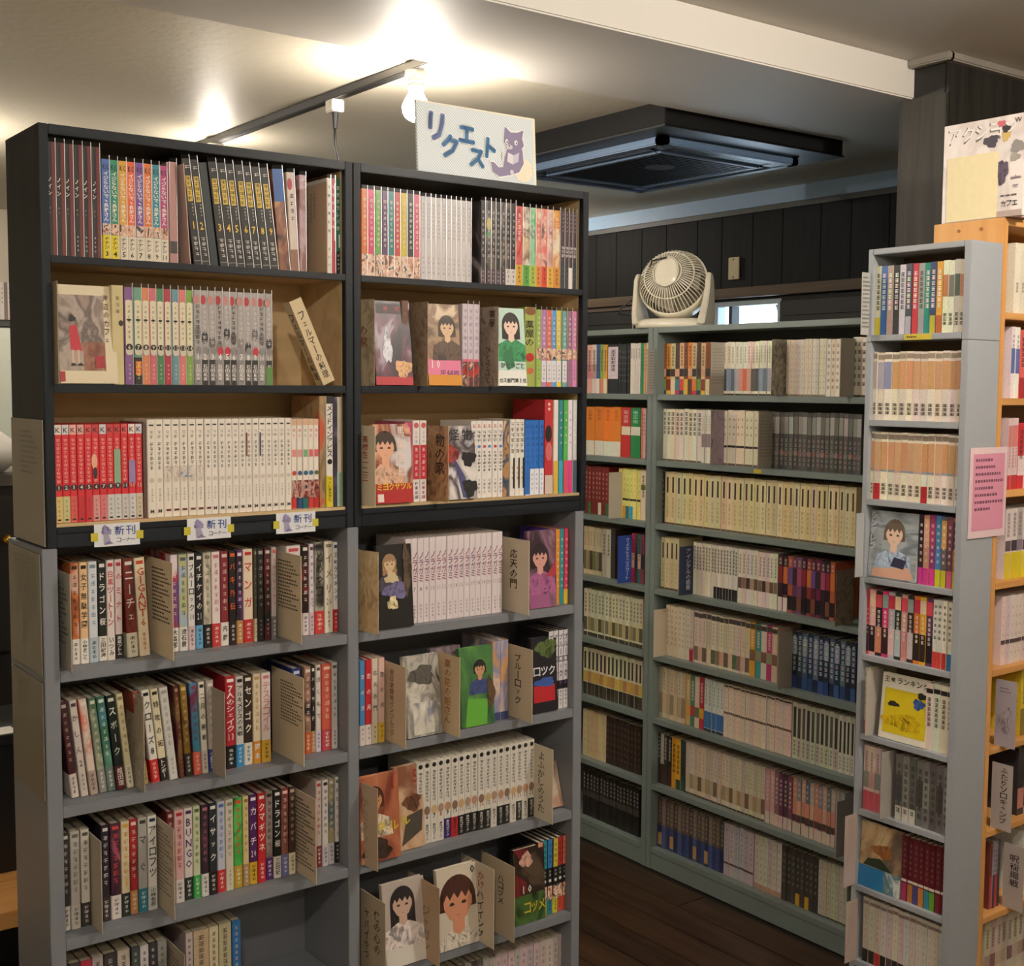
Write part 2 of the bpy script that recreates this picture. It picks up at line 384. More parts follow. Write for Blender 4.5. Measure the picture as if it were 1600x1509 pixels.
# dark roller blinds either side of the window
for (y0, y1, lb) in ((4.02, 5.0, 'dark closed blind hanging behind the white fan'), (2.62, 3.54, 'dark closed blind hanging beside the bright window')):
    r_ = root('window_blind', (XW - .012, y0, 1.0), lb, 'blind')
    for i in range(16): bx('slat', M('1f1f20' if y0 > 4 else '201e1b', .5), 0, .012, 0, y1 - y0, i * .063, i * .063 + .0615, r_, .001)
    if y0 > 4:
        bx('headrail', M('5a4d42', .5), -.004, .016, 0, y1 - y0, 1.01, 1.028, r_)
        for q in (.22, .42): tube('pull_cord', [(-.006, q, 1.01), (-.006, q, .80)], .0025, M('d8d4c8', .5), r_, 6)
# blank switch plate on the boarded wall
a_, b_ = onX(1141, 403, XW), onX(1157, 436, XW)
sp = bx('wall_plate', M('b8ae8e', .35, 0, .3), XW - .012, XW - .003, b_[1], a_[1], b_[2] + CH, a_[2] + CH, bevel=.002)
tag(sp, 'blank beige metal plate screwed to the dark boarded wall', 'wall plate')
for zz in (.01, a_[2] - b_[2] - .01):
    bm = bmesh.new(); cyl(bm, (-.0015, 0, 0), (0, 0, 0), .004, seg=10); link('screw', to_mesh('screw', bm, M('6a6046', .3, 0, .6)), sp, (0, (a_[1] - b_[1]) / 2, zz))
# pillar with cornice
pil = struct(bx('pillar', M('24231f', .55), 2.98, 5.1, 2.05, 2.19, 0, ZC1, bevel=.003))
PB = WOOD('2b2823', '3d3a33', 40, .55, 2, 'pillar_board', .15); PB2 = WOOD('201f1c', '302e29', 40, .5, 2, 'pillar_board_dark', .12)
bx('board', PB, -.01, 0, -.012, .14, 0, ZC1 - .101, pil, .002)
for i, (x0, x1) in enumerate(((0, .3), (.302, .62), (.622, .95), (.952, 1.3))): bx('board', PB2, x0, x1, -.012, 0, 0, ZC1 - .01, pil, .002)
TR = M('8d877e', .5)
struct(bx('trim_4', TR, 2.955, 5.1, 2.018, 2.05, ZC1 - .022, ZC1, bevel=.004)); struct(bx('trim_5', TR, 2.945, 2.972, 2.018, 2.15, ZC1 - .022, ZC1, bevel=.004))

# ================================================================== LAMPS
def bulb_lamp(x, y, zc, label, drop=.05, power=1.0, r=.032, cat='lamp', col=WARM):
    o = root('bulb_lamp', (x, y, zc), label, cat, 'bare bulbs along the ceiling tracks')
    bm = bmesh.new(); cyl(bm, (0, 0, -.012), (0, 0, 0), .028, seg=20); link('ceiling_mount', to_mesh('ceiling_mount', bm, M('d8d4c8', .4)), o)
    bm = bmesh.new(); cyl(bm, (0, 0, -.012 - drop), (0, 0, -.012), .019, .021, 20)
    for q in range(3): cyl(bm, (0, 0, -.02 - q * .012), (0, 0, -.015 - q * .012), .0225, seg=20)
    link('socket', to_mesh('socket', bm, M('cfcabc', .4)), o)
    bm = bmesh.new(); bmesh.ops.create_uvsphere(bm, u_segments=16, v_segments=10, radius=r)
    for v in bm.verts:
        if v.co.z > 0: v.co.z *= 1.35; v.co.x *= 1 - .35 * v.co.z / (r * 1.35); v.co.y *= 1 - .35 * v.co.z / (r * 1.35)
    b = link('bulb', to_mesh('bulb', bm, EMIT(col, BULB * power), smooth=True), o, (0, 0, -.012 - drop - r * .95))
    return o
def track(x, y0, y1, zc, label):
    o = bx('lighting_track', M('1c1a18', .4), x - .016, x + .016, y0, y1, zc - .022, zc, bevel=.002); tag(o, label, 'lighting track')
    bx('slot', M('0c0c0c', .6), .010, .022, .02, y1 - y0 - .02, -.0006, .0, o, 0); return o
TX = 1.745
track(TX, 2.66, 4.6, ZC2 - .001, 'black lighting track across the cream ceiling behind the request sign')
bulb_lamp(TX + .005, 2.76, ZC2 - .0235, 'glowing bare bulb in white socket beside the concrete beam', .045, 1.5, .036)
bulb_lamp(TX, 4.0, ZC2 - .0235, 'glowing bulb at the far end of the black ceiling track', .045, .45)
bulb_lamp(.85, 4.4, ZC2 - .001, 'glowing bulb above the far cream wall shelf', .045, 3.0)
bulb_lamp(3.55, 4.9, ZC2 - .001, 'glowing bulb over the aisle beyond the air conditioner', .045, .8)
# lamps over the aisle in front of the bookcases
bulb_lamp(-.1, .05, ZC1 - .001, 'glowing bulb over the aisle facing the request bookcase', .05, 4.6)
bulb_lamp(2.15, .7, ZC1 - .001, 'glowing bulb over the aisle facing the wooden bookcase', .05, 5.6)
bulb_lamp(.9, -1.1, ZC1 - .001, 'glowing bulb added as fill over the middle of the shop', .05, 2.8)  # unseen bulb added as fill light for the lower shelves
# plug adapter and cord on the track
p_ = onX(523, 160, TX); pa = root('plug_adapter', (TX, p_[1], ZC2 - .0235), 'white plug adapter with black cord hanging from the lighting track', 'plug')
bx('adapter_body', M('dcd8cc', .4), -.019, .019, -.022, .022, -.034, 0, pa, .003)
bm = bmesh.new(); cyl(bm, (0, 0, -.034), (0, 0, -.078), .011, .006, 12); link('plug_neck', to_mesh('plug_neck', bm, M('161616', .5)), pa)
tube('cord', [(0, 0, -.075), (.003, .004, -.12), (.012, .0, -.165), (.04, -.01, -.22), (.075, -.02, -.28), (.085, -.02, -.4)], .004, M('141414', .5), pa)

# ================================================================== AIR CONDITIONER
AX0, AX1, AY0, AY1 = 2.54, 3.335, 2.672, 3.62
ac = root('air_conditioner', (AX0, AY0, ZC2), 'black ceiling cassette air conditioner hanging behind the concrete beam', 'air conditioner')
BLK = M('060607', .85); W1, W2 = AX1 - AX0, AY1 - AY0
bx('housing', BLK, 0, W1, 0, W2, -.068, 0, ac, .002); bx('frame_lip', M('0d0e0f', .4), -.004, W1 + .004, -.004, W2 + .004, -.074, -.068, ac, .001)
PF = M('6f87a6', .28, .3); px0, px1, py0, py1, pz = .085, .70, .10, .86, -.098  # dark glossy panel; blue window reflection painted into its base colour
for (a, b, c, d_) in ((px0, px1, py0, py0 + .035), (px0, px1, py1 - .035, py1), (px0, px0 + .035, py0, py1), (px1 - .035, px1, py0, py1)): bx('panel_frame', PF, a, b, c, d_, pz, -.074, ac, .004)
gx0, gx1, gy0, gy1 = px0 + .105, px1 - .105, py0 + .115, py1 - .115
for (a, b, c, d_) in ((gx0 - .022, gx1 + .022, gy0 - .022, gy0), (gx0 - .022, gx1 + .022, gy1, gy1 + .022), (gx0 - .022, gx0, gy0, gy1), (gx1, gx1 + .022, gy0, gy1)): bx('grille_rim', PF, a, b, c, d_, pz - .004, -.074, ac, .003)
gr = bx('intake_grille', M('1b1f24', .4), gx0, gx1, gy0, gy1, pz + .004, -.074, ac, .001)
for i in range(26):
    y = (gy1 - gy0) * (i + .5) / 26; bx('slat', M('22272d', .4), .006, gx1 - gx0 - .006, y - .004, y + .004, -.004, .001, gr, 0)
bm = bmesh.new(); cyl(bm, (0, 0, -.006), (0, 0, 0), .05, seg=24); link('badge', to_mesh('badge', bm, M('39414a', .35)), gr, ((gx1 - gx0) * .42, (gy1 - gy0) * .35, 0))
FLP = M('16181b', .25, .3)
for (a, b, c, d_) in ((px0 + .09, px1 - .09, py0 + .04, py0 + .088), (px0 + .09, px1 - .09, py1 - .088, py1 - .04), (px0 + .04, px0 + .078, py0 + .11, py1 - .11), (px1 - .078, px1 - .04, py0 + .11, py1 - .11)):
    f_ = bx('louver', FLP, a, b, c, d_, pz + .004, -.080, ac, .003)
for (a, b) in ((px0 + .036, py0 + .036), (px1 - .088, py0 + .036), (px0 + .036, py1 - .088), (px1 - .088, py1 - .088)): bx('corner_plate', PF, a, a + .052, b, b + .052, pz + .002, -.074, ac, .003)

# ================================================================== BOOKCASES
NAVY = WOOD('14181d', '1e2329', 50, .5, 2, 'navy_stain', .12); NAVYH = WOOD('171b20', '21262c', 50, .45, 0, 'navy_stain_edge', .12)
TAN = WOOD('b79c72', 'cdb388', 30, .55, 0, 'pale_wood', .05)
Z1T, Z1, Z2, Z3, Z3B = .4175, .207, -.0035, -.235, -.275        # dark cabinets: top and shelf tops, from eye level
DEP = .19
def dark_cabinet(px0, px1, label):
    x0, x1 = px0, px1; W = x1 - x0; H = Z1T - Z3B
    o = root('dark_cabinet', (x0, DF, Z3B + CH), label, 'bookcase')
    T = .016; zz = lambda q: q - Z3B
    for (a, b, n) in ((0, T, 0), (W - T, W, 1)):
        s = bx('side_panel', NAVY, a, b, 0, DEP, 0, H, o)
        bx('lining', TAN, (T if n == 0 else -.001), (T + .001 if n == 0 else 0), .014, DEP - .008, .04, H - T, s, 0)
    bx('top_board', NAVYH, T, W - T, 0, DEP, H - T, H, o)
    for q, th in ((Z1, .0105), (Z2, .0125)):
        s = bx('shelf_board', TAN, T + .001, W - T - .001, .012, DEP - .008, zz(q) - th, zz(q), o, 0)
        bx('edge_strip', NAVYH, -.001, W - 2 * T - .001, -.012, 0, -.0015, th + .0003, s, .001)
    s = bx('bottom_board', TAN, T, W - T, .004, DEP - .008, zz(Z3) - .016, zz(Z3), o, 0)
    bx('plinth', NAVYH, T, W - T, .001, .017, 0, zz(Z3) - .0162, o); bx('plinth_edge', NAVYH, 0, W - 2 * T, -.005, 0, 0, .0105, s, .001)
    bx('back_panel', TAN, T, W - T, DEP - .008, DEP - .001, 0, H - T, o, 0)
    return o
XA, XB, XC = .6125, 1.191, 1.775
dark_cabinet(XA, XB - .0008, 'dark navy cabinet with white tags taped along its bottom edge')
dark_cabinet(XB + .0008, XC, 'dark navy cabinet carrying the striped request sign')
GREY = M('7b7e84', .45, 0, 0, .05, 30); GREYI = M('6a6d73', .5, 0, 0, .05, 30)
GZ = [-.483, -.716, -.948, -1.182, -1.415]
def grey_front():
    x0, x1 = .6030, XC - .006; W = x1 - x0; H = Z3B + CH
    o = root('grey_bookcase', (x0, DF, 0), 'tall grey painted bookcase standing under the two dark navy cabinets', 'bookcase')
    bx('side_panel', GREY, 0, .0255, 0, .2, 0, H - .0006, o); bx('side_panel', GREY, W - .024, W, 0, .2, 0, H - .0006, o)
    c0 = 1.176 - x0; c1 = 1.2005 - x0
    bx('centre_post', GREY, c0, c1, 0, .19, 0, H - .0006, o)
    for a, b in ((.0255, c0), (c1, W - .024)):
        for z in GZ: bx('shelf_board', GREY, a, b, .001, .188, z + CH - .0195, z + CH, o)
        bx('back_panel', GREYI, a, b, .188, .196, 0, H - .0006, o, 0); bx('plinth', GREY, a, b, .02, .04, 0, GZ[-1] + CH - .0195, o)
    return o
grey_front()
# wall run of grey shelving
GB = M('75807c', .45, 0, 0, .05, 30)
BX, BZT = 2.88, .1935
BS = [-.0278, -.248, -.460, -.681, -.906, -1.123, -1.353, -1.575]   # shelf tops (s1..), last is the base board
def wall_bookcase(y0, y1, label, t0, t1):
    o = root('grey_wall_bookcase', (BX, y0, 0), label, 'bookcase'); W = y1 - y0; D_ = .2
    bx('side_panel', GB, 0, D_, 0, t0, 0, BZT + CH, o); bx('side_panel', GB, 0, D_, W - t1, W, 0, BZT + CH, o)
    bx('top_board', GB, 0, D_, t0, W - t1, BZT + CH - .018, BZT + CH, o)
    for z in BS: bx('shelf_board', GB, .001, D_ - .006, t0, W - t1, z + CH - .019, z + CH, o)
    bx('plinth', GB, .003, .02, t0, W - t1, 0, BS[-1] + CH - .019, o); bx('back_panel', M('4d5452', .6), D_ - .006, D_, t0, W - t1, 0, BZT + CH - .018, o, 0)
    return o
YM = 3.070
wall_bookcase(2.0, YM, 'grey wall bookcase of pale volumes standing beside the narrow bookcase', .02, .022)
wall_bookcase(YM + .001, 4.0, 'grey wall bookcase continuing behind the request bookcase', .024, .02)
# narrow bookcase, side panel towards the aisle
NXF, NXB, NY0, NY1 = 2.559, 2.687, 1.68, 1.963
NZ = [.128, -.0805, -.2765, -.472, -.668, -.870, -1.0655, -1.263, -1.46]
GN = M('9da1a6', .45, 0, 0, .04, 30)
nb = root('narrow_bookcase', (NXF, NY0, 0), 'narrow grey bookcase with a pink notice on its side panel', 'bookcase')
ND, NW, NT = NXB - NXF, NY1 - NY0, .337
bx('side_panel', GN, 0, ND, 0, .017, 0, NZ[0] + CH - .018, nb); bx('side_panel', GN, 0, ND, NW - .014, NW, 0, NZ[0] + CH - .018, nb)
for a, b in ((0, .017), (NW - .014, NW)): bx('upper_side_panel', GN, 0, ND, a, b, NZ[0] + CH - .0172, NT + CH, nb)
bx('top_board', GN, 0, ND, .017, NW - .014, NT + CH - .014, NT + CH, nb)
for z in NZ: bx('shelf_board', GN, .001, ND - .005, .017, NW - .014, z + CH - .015, z + CH, nb)
bx('back_panel', WOOD('6d5a44', '7d6a52', 30, .6, 1, 'ply', .05), ND - .005, ND - .0005, .017, NW - .014, .1, NT + CH - .014, nb, 0)
# wooden bookcase round the corner
WX0, WX1, WY_ = 2.6885, 3.5, 1.68
OAK = WOOD('c98f4f', 'dba565', 26, .45, 2, 'honey_wood', .05); OAKH = WOOD('c98f4f', 'dba565', 26, .45, 0, 'honey_wood_shelf', .05)
WZ = [.178, -.025, -.246, -.467, -.680, -.872, -1.078, -1.295, -1.5]
wb = root('wooden_bookcase', (WX0, WY_, 0), 'honey coloured wooden bookcase with magazines standing on top', 'bookcase'); WW = WX1 - WX0; WH = .3985 + CH
bx('side_panel', OAK, 0, .018, 0, .19, 0, WH, wb); bx('side_panel', OAK, WW - .018, WW, 0, .19, 0, WH, wb); bx('top_board', OAKH, .018, WW - .018, 0, .19, WH - .018, WH, wb)
for z in WZ: bx('shelf_board', OAKH, .018, WW - .018, 0, .184, z + CH - .016, z + CH, wb)
bx('back_panel', M('7a5a3a', .6), .018, WW - .018, .184, .189, 0, WH - .018, wb, 0)
for yy in (.06, .12):
    bm = bmesh.new(); cyl(bm, (-.0015, 0, 0), (0, 0, 0), .004, seg=10); link('peg_hole_plug', to_mesh('peg_hole_plug', bm, M('8a5a2a', .5)), wb, (0, yy, WH - .022))

# ================================================================== BOOKS IN THE REQUEST BOOKCASE
R1, R2, R3 = (Z1, DF + .014), (Z2, DF + .014), (Z3, DF + .010)
G1, G2, G3, G4 = [(GZ[i], DF + .034) for i in range(4)]
GL1, GL2, GL3 = G1, G2, G3
WH, BK, CR = 'ece6dc', '1b1a1a', 'e3d6bc'
V = 'manga_volume'
NUMW = ['zero', 'one', 'two', 'three', 'four', 'five', 'six', 'seven', 'eight', 'nine', 'ten', 'eleven', 'twelve', 'thirteen', 'fourteen', 'fifteen', 'sixteen', 'seventeen', 'eighteen', 'nineteen', 'twenty', 'twenty-one', 'twenty-two']
SKIN = ART(['6a4436', 'd9a183', 'f0d6c0', '3c2a2a'], 90)
TAGD, SIGD = 'tagged dark cabinet', 'dark cabinet under the sign'

# --- dark cabinet with the tags, top shelf
run(R1, 75, 159, [('black volume with dark red stripe, top shelf of the ' + TAGD, '14100f', [('q', .52, 1, 0, 1, '6e1d22'), ('q', .46, .52, 0, 1, '3a0f12'), ('t', 'ノイン', .70, .52, 'e8e0d8', .24, .42), ('d', .44, .36, 2, '8a7a74', .25, .24), ('d', .2, .04, 4, 'd8d0c8' if i > 2 else '3a2a28', .2, .24)], None) for i in range(6)], V, .184, group='black and red volumes on the top shelf', sleeve=True)
NG = ['4a70b8', '1f9070', 'e2a838', 'ee6a3c', '7d4fa0', 'e67a30', '2f8f9e', 'b8447f']
NGN = ['blue', 'green', 'yellow', 'orange-red', 'purple', 'orange', 'teal', 'magenta']
run(R1, 160, 264, [(NGN[i] + ' spine in the rainbow row of volumes, top shelf of the ' + TAGD, c, [('q', 0, 1, .25, .36, SKIN), ('h', 'KC', .925, '1a1a1a', .9), ('t', 'イジらないで、長瀞さん', .88, .38, 'f4ece0', .5, .6)], (('e6d21e' if i < 2 else 'e4d8c2'), .245, [('t', 'ナナシ', .225, .1, '181818', .5, .62), ('h', str(i + 3), .055, '181818', .9)])) for i, c in enumerate(NG)], V, .166, group='rainbow row of volumes on the top shelf', sleeve=True)
run(R1, 265, 278, [('dusty pink volume behind the pink title card, top shelf', 'b98a86', [('q', 0, 1, .1, .22, '3f3d3a')], None)], V, .174, sleeve=True)
US = lambda n: [('d', .95, .9, 1, 'd8d2c8', .7), ('q', .18, .82, .60, .84, 'd9b640'), ('d', .835, .605, 5, '2a2416', .5), ('d', .585, .46, 4, 'cfc8bc', .22, .66), ('h', str(n), .375, 'e2b838', 1.2), ('d', .27, .08, 4, 'd8d2c8', .5), ('q', 0, 1, .035, .042, '8a8680')]
BU = lambda n: 'black leaning volume number %s with yellow title, top shelf of the ' % NUMW[n] + TAGD
run(R1, 303, 329, [(BU(i + 1), '161514', US(i + 1), None) for i in range(2)], V, .183, lean=.115, group='black leaning volumes with yellow titles', sleeve=True)
run(R1, 330, 343, [('plain dark green leaning volume between the yellow-titled black ones', '20282a', [], None)], V, .180, lean=.115)
run(R1, 344, 436, [(BU(i + 3), '161514', US(i + 3), None) for i in range(7)], V, .183, lean=.115, group='black leaning volumes with yellow titles', sleeve=True)
run(R1, 437, 454, [('leaning volume with blue top and brown art, top shelf', ART(['3a2018', '8a5238', 'c08a60'], 26), [('q', 0, 1, .68, 1, '2b5fa6')], None)], V, .183, lean=.08, sleeve=True)
run(R1, 455, 468, [('leaning white volume with red flower and black title, top shelf', 'd9c8bc', [('e', .35, .88, .3, .06, 'b02a3c'), ('d', .8, .5, 4, '2a2424', .5), ('q', 0, 1, 0, .22, '8a6248')], None)], V, .180, lean=.05, sleeve=True)
run(R1, 469, 480, [('mauve volume beside a beige title card, top shelf', ART(['a88290', 'c2a2aa', '8a5a50'], 20), [], None)], V, .178, sleeve=True)
run(R1, 511, 542, [('white volume with black lettering near the cabinet side, top shelf', WH, [('d', .95, .4, 6, '1d1d1d', .6), ('d', .3, .05, 3, '7a9a5a', .5)], None),
  ('crimson volume with white lettering near the cabinet side, top shelf', 'b3283a', [('d', .95, .45, 6, 'ecdcd4', .6), ('q', .7, 1, .35, .95, 'e8e0d8')], None),
  ('green volume with white lettering and black foot, top shelf', '1f7a5c', [('t', '東京タラレバ娘', .94, .45, 'f0ece0'), ('q', .6, 1, .28, .42, 'e0e8e0')], ('1c1a1a', .24, [('d', .22, .04, 4, 'e0dcd0', .5)]))], V, .178, sleeve=True)
# --- dark cabinet under the sign, top shelf
c9 = [('e07a40', 'orange'), ('d8406c', 'hot pink'), ('74a850', 'leaf green'), ('64366f', 'purple'), ('2f8484', 'teal'), ('c8443a', 'scarlet'), ('d9c03e', 'yellow'), ('2c2f2e', 'charcoal'), ('d9627c', 'rose')]
run(R1, 565, 657, [(n + ' volume with illustrated foot, top shelf, ' + SIGD, c, [('q', 0, 1, 0, .26, SKIN), ('d', .9, .34, 9, 'f2e4d0', .45)], None) for c, n in c9], V, .166, group='bright illustrated row under the sign', sleeve=True)
run(R1, 658, 737, [('pale grey volume with tiny grey lettering, top shelf, ' + SIGD, 'd2cbcb', [('d', .93, .5, 9, '9a9290', .35), ('d', .3, .06, 4, '6a6462', .3)], None) for i in range(10)], V, .164, group='pale grey row under the sign', sleeve=True)
DK = ART(['1d1a1a', '3a302e', '6b6058', '26201f'], 30)
run(R1, 752, 806, [('dark volume with grey lettering, top shelf, ' + SIGD, DK if i % 3 else '221e1e', ([('e', .5, .72, .4, .08, 'c8b648'), ('e', .5, .6, .35, .05, '4f9a5a')] if i == 1 else []) + [('d', .9, .3, 8, 'bdb4aa', .5)], ('d8d2cc', .2, [('d', .19, .02, 3, '444040', .5)]) if i > 4 else ('4a3440', .18, [('d', .17, .02, 3, 'd8ccd0', .3)])) for i in range(7)], V, .170, group='dark volumes under the sign', sleeve=True)
for x0, x1, c, f, n in ((806, 818, ['b02a30', 'd8665c', '7a1a24'], 'd8a628', 'red'), (818, 829, ['e4dcc8', '8a6a58', 'd0b898'], '5aa63a', 'cream'), (829, 838, ['4fae6a', '9ad0a0', '5a5a6a'], 'a8c030', 'mint green'), (838, 847, ['e8dcc4', 'e08a7a', 'd06a5a'], 'e08a28', 'salmon'), (847, 856, ['e0706a', 'e8b0a0', '7a4a4a'], 'd8442a', 'coral'), (856, 865, ['e4d8c0', 'd8a8a0', '8a5a58'], 'e0b030', 'pale pink'), (865, 876, ['e8c060', 'd88a40', 'e8dcc0'], 'd8902a', 'amber')):
    run(R1, x0, x1, [(n + ' illustrated volume with bright band, top shelf, ' + SIGD, ART(c, 24), [('d', .92, .55, 5, 'f0e8dc', .4)], (f, .27, [('d', .25, .03, 4, '3a2a1a', .4)]))], V, .166, sleeve=True)
run(R1, 877, 902, [('plum brown volume with white lettering, top shelf, ' + SIGD, '4a3238', [('d', .98, .72, 5, 'cfc4bc', .3), ('d', .55, .4, 3, 'ece4dc', .7)], (('e8e2da', .28, []) if i == 2 else ('36343a', .36, [('d', .3, .1, 3, '8a868a', .3)]))) for i in range(4)], V, .166, group='plum brown volumes under the sign', sleeve=True)
# --- second shelf of the tagged cabinet
run(R2, 176, 195, [('thick straw coloured volume beside the propped cover, second shelf', 'cdbd8c', [('e', .75, .62, .2, .03, '3a3020'), ('d', .9, .7, 3, '6a5a3a', .3)], None)], V, .168)
C2 = [('8c5f98', 'purple'), ('6fa58c', 'sea green'), ('e28c5e', 'orange'), ('d96e78', 'pink'), ('478a5c', 'bottle green'), ('b83a4a', 'crimson'), ('6c9ca4', 'blue grey'), ('e27f7e', 'salmon'), ('86b04c', 'lime')]
def pan(i):
    return [('q', .08, .92, .33, .85, 'e9dfbf'), ('e', .5, .85, .42, .02, 'e9dfbf'), ('d', .83, .46, 7, '8a7a5a', .35), ('e', .5, .665, .28, .012, '2a2a2a'), ('c', .385, .8, '2b2826'), ('h', str(i + 6), .385, 'e9dfbf', .7), ('e', .5, .33, .4, .03, 'cfc6b4'), ('d', .22, .04, 4, 'f0e4d4', .25)]
run(R2, 196, 303, [(n + ' volume with cream title panel and number disc, second shelf', c, pan(i), (('2a2420', .28, [('q', .1, .9, .1, .24, 'd8602a'), ('d', .24, .08, 4, 'e8d84a', .6)]) if i == 1 else None), 0, (1.15 if i < 2 else 1)) for i, (c, n) in enumerate(C2)], V, .166, group='pastel volumes with cream panels', sleeve=True)
def spl(i):
    return [('e', .5, .55 - .05 * (i % 4), .45, .07, ('8a8280', '2a2626', '6a6462')[i % 3]), ('e', .3, .9, .4, .05, 'b8343a' if i % 2 else 'c88a84'), ('d', .85, .42, 8, '2a2626' if i in (0, 3, 5, 9) else 'd8d2d0', .55), ('q', 0, 1, 0, .27, '33302f' if i % 3 else '8c8684'), ('e', .6, .36, .4, .05, 'c0303c' if i in (3, 4, 8) else '8a8482'), ('h', str(i + 1), .30, 'f2ece6', 1.1), ('t', '石田拓実'[:4], .22, .04, 'ece6e0', .5, .6)] + ([('q', 0, 1, 0, .2, '5f8a48')] if i == 10 else [])
run(R2, 303.5, 426, [('grey ink-splashed volume number %s, second shelf of the ' % NUMW[i + 1] + TAGD, 'b3acaa', spl(i), None) for i in range(11)], V, .167, group='grey ink-splashed volumes', sleeve=True)
# --- second shelf under the sign
run(R2, 628, 639, [('brown volume squeezed between two picture covers, second shelf', '6a4a3c', [('d', .9, .3, 5, '9a7a64', .4)], None)], V, .168)
run(R2, 723, 750, [('pale lilac volume with red illustrated foot, second shelf', 'd9cbd4', [('d', .95, .38, 7, 'a090a8', .5), ('q', 0, 1, .3, .33, 'e8708a'), ('q', 0, 1, 0, .3, ART(['8a2a2a', 'c8443a', '3a3a3c', 'e8c0a0'], 60))], None) for i in range(3)], V, .168, group='pale lilac volumes with red feet', sleeve=True)
run(R2, 821, 838, [('lime volume with large black and red title, second shelf', 'a9b45a', [('e', .5, .95, .5, .05, '8a5a30'), ('t', '薬屋の', .84, .5, '1f1a14', .42, .8), ('e', .45, .37, .4, .055, 'b52a24'), ('e', .5, .2, .3, .04, 'c86a40')], None)], V, .168, sleeve=True)
C3 = [('9cba50', 'lime green'), ('bb80bb', 'lavender'), ('de6e56', 'orange red'), ('5a98d2', 'sky blue'), ('e0c850', 'yellow'), ('6ea69e', 'jade'), ('9b6c86', 'plum'), ('d084b0', 'orchid pink')]
run(R2, 838, 904, [(n + ' volume in the pastel row ending the second shelf', c, [('q', 0, 1, .36, .5, SKIN), ('d', .93, .53, 6, 'f4ece4', .5), ('q', 0, 1, 0, .34, 'dcd8dc' if 0 < i < 6 else c), ('d', .3, .08, 4, '6a6480', .4), ('q', 0, 1, 0, .06, c)], None) for i, (c, n) in enumerate(C3)], V, .164, group='pastel row ending the second shelf', sleeve=True)
# --- third shelf of the tagged cabinet
def red(i):
    L = [('q', 0, 1, .9, 1, ('e8dcd0', 'cfd0d4', 'e8b0a8', 'd8a8a0', 'd85a58')[i % 5] if i not in (5, 7, 8) else 'c84448'), ('h', 'K', .945, '242020', .9), ('d', .86, .4, 11, 'f2b8b0', .5)]
    if i == 8: L.append(('q', 0, 1, .38, .74, '8fae8e'))
    if i == 10: L.append(('q', 0, 1, .36, .62, '9a86b0'))
    if i == 5: L += [('e', .3, .62, .4, .08, 'e8b090'), ('e', .4, .5, .3, .06, '3a3038')]
    L += [('c', .36, .85, '2a3238' if i < 10 else 'c83a3a'), ('h', str(i + 1), .36, 'e8dcd0', .7)]
    return L
def redf(i):
    c = ('d9c07c', 'c9c48c', 'd8625a', 'c8343c', 'd03a42', 'd89a98', 'd87a7c', 'cfccc8', 'd0d0cc', 'cdc8c4', 'd2d0d0', 'cfc0a8')[i]
    return (c, .27, [('d', .24, .05, 4, '7a5a50', .35), ('q', .25, .75, .022, .04, '2a2422')])
run(R3, 80, 224, [('red volume with number %s badge, bottom shelf of the ' % NUMW[i + 1] + TAGD, 'd8363e', red(i), redf(i)) for i in range(12)], V, .164, group='red volumes with number badges')
run(R3, 225, 230, [('thin brown volume between the red and white runs', '6a4a42', [], None)], V, .166)
def wht(i):
    L = [('q', .2, .8, .935, .95, '3a3632'), ('d', .89, .8, 2, '9a928a', .4), ('d', .77, .48, 6, '2c2826', .42)]
    if i in (2, 3, 4, 5, 6): L.append(('q', 0, .9, .40, .52, ART([('8a746c', 'd8ccc0', 'e4dacc'), ('a88c80', 'e0d4c8', 'd0c0b4'), ('6a86ae', 'd8d0c8', 'c8b8b0'), ('9a9a9e', 'ddd4ca', 'c8bdb4'), ('b8a094', 'e0d6ca', 'd0c6bc')][i - 2], 120)))
    if i in (13, 15): L.append(('q', 0, .25, .6, .85, '7a3a34' if i == 13 else '3a4a6a'))
    L += [('c', .38, .6, 'cfc4b4'), ('d', .3, .16, 5, '8a827a', .25)]
    L.append(('h', 'M', .065, '5a524a', .62) if i < 2 or i > 7 else ('q', .2, .85, .06, .08, '6a2a26'))
    return L
run(R3, 231, 320, [('white volume with black vertical lettering, bottom shelf of the ' + TAGD, 'e9e0d2', wht(i), None) for i in range(7)], V, .171, group='long run of white volumes')
run(R3, 320.5, 456, [('white volume with black vertical lettering, bottom shelf of the ' + TAGD, 'e7dfd4', wht(i + 7), None) for i in range(13)], V, .171, group='long run of white volumes')
run(R3, 456.5, 499, [('white volume with %s dot and dark figures, bottom shelf of the ' % ('red', 'navy', 'teal', 'blue', 'olive')[i] + TAGD, 'e6dcd0', [('q', 0, 1, .93, 1, 'd8b090'), ('d', .9, .78, 2, ('d8807a', 'd8807a', '8ab08a', 'd85a64', 'd8606a')[i], .5), ('q', .1, .9, .58, .66, ('e08a84', 'e0a098', '7ab07a', 'dc6a70', 'd8606a')[i]), ('c', .4, .8, ('c8403c', '3a5a8a', '2a5a74', '2f6a94', '5a6a3a')[i]), ('q', 0, 1, .12, .32, ART(['3a2228', '8a3a38', 'd8a898', '2a2a4a'], 70))], (('c83a32', '2a4a7a', '1f6a6a', 'c83c34', 'b8342e')[i], .13, [])) for i in range(5)], V, .169, group='white volumes with coloured dots')
run(R3, 500, 509.5, [('tall brown art volume beside a yellow-banded one', ART(['7a6248', 'a88a64', 'c05a3a'], 18), [], None)], V, .212)
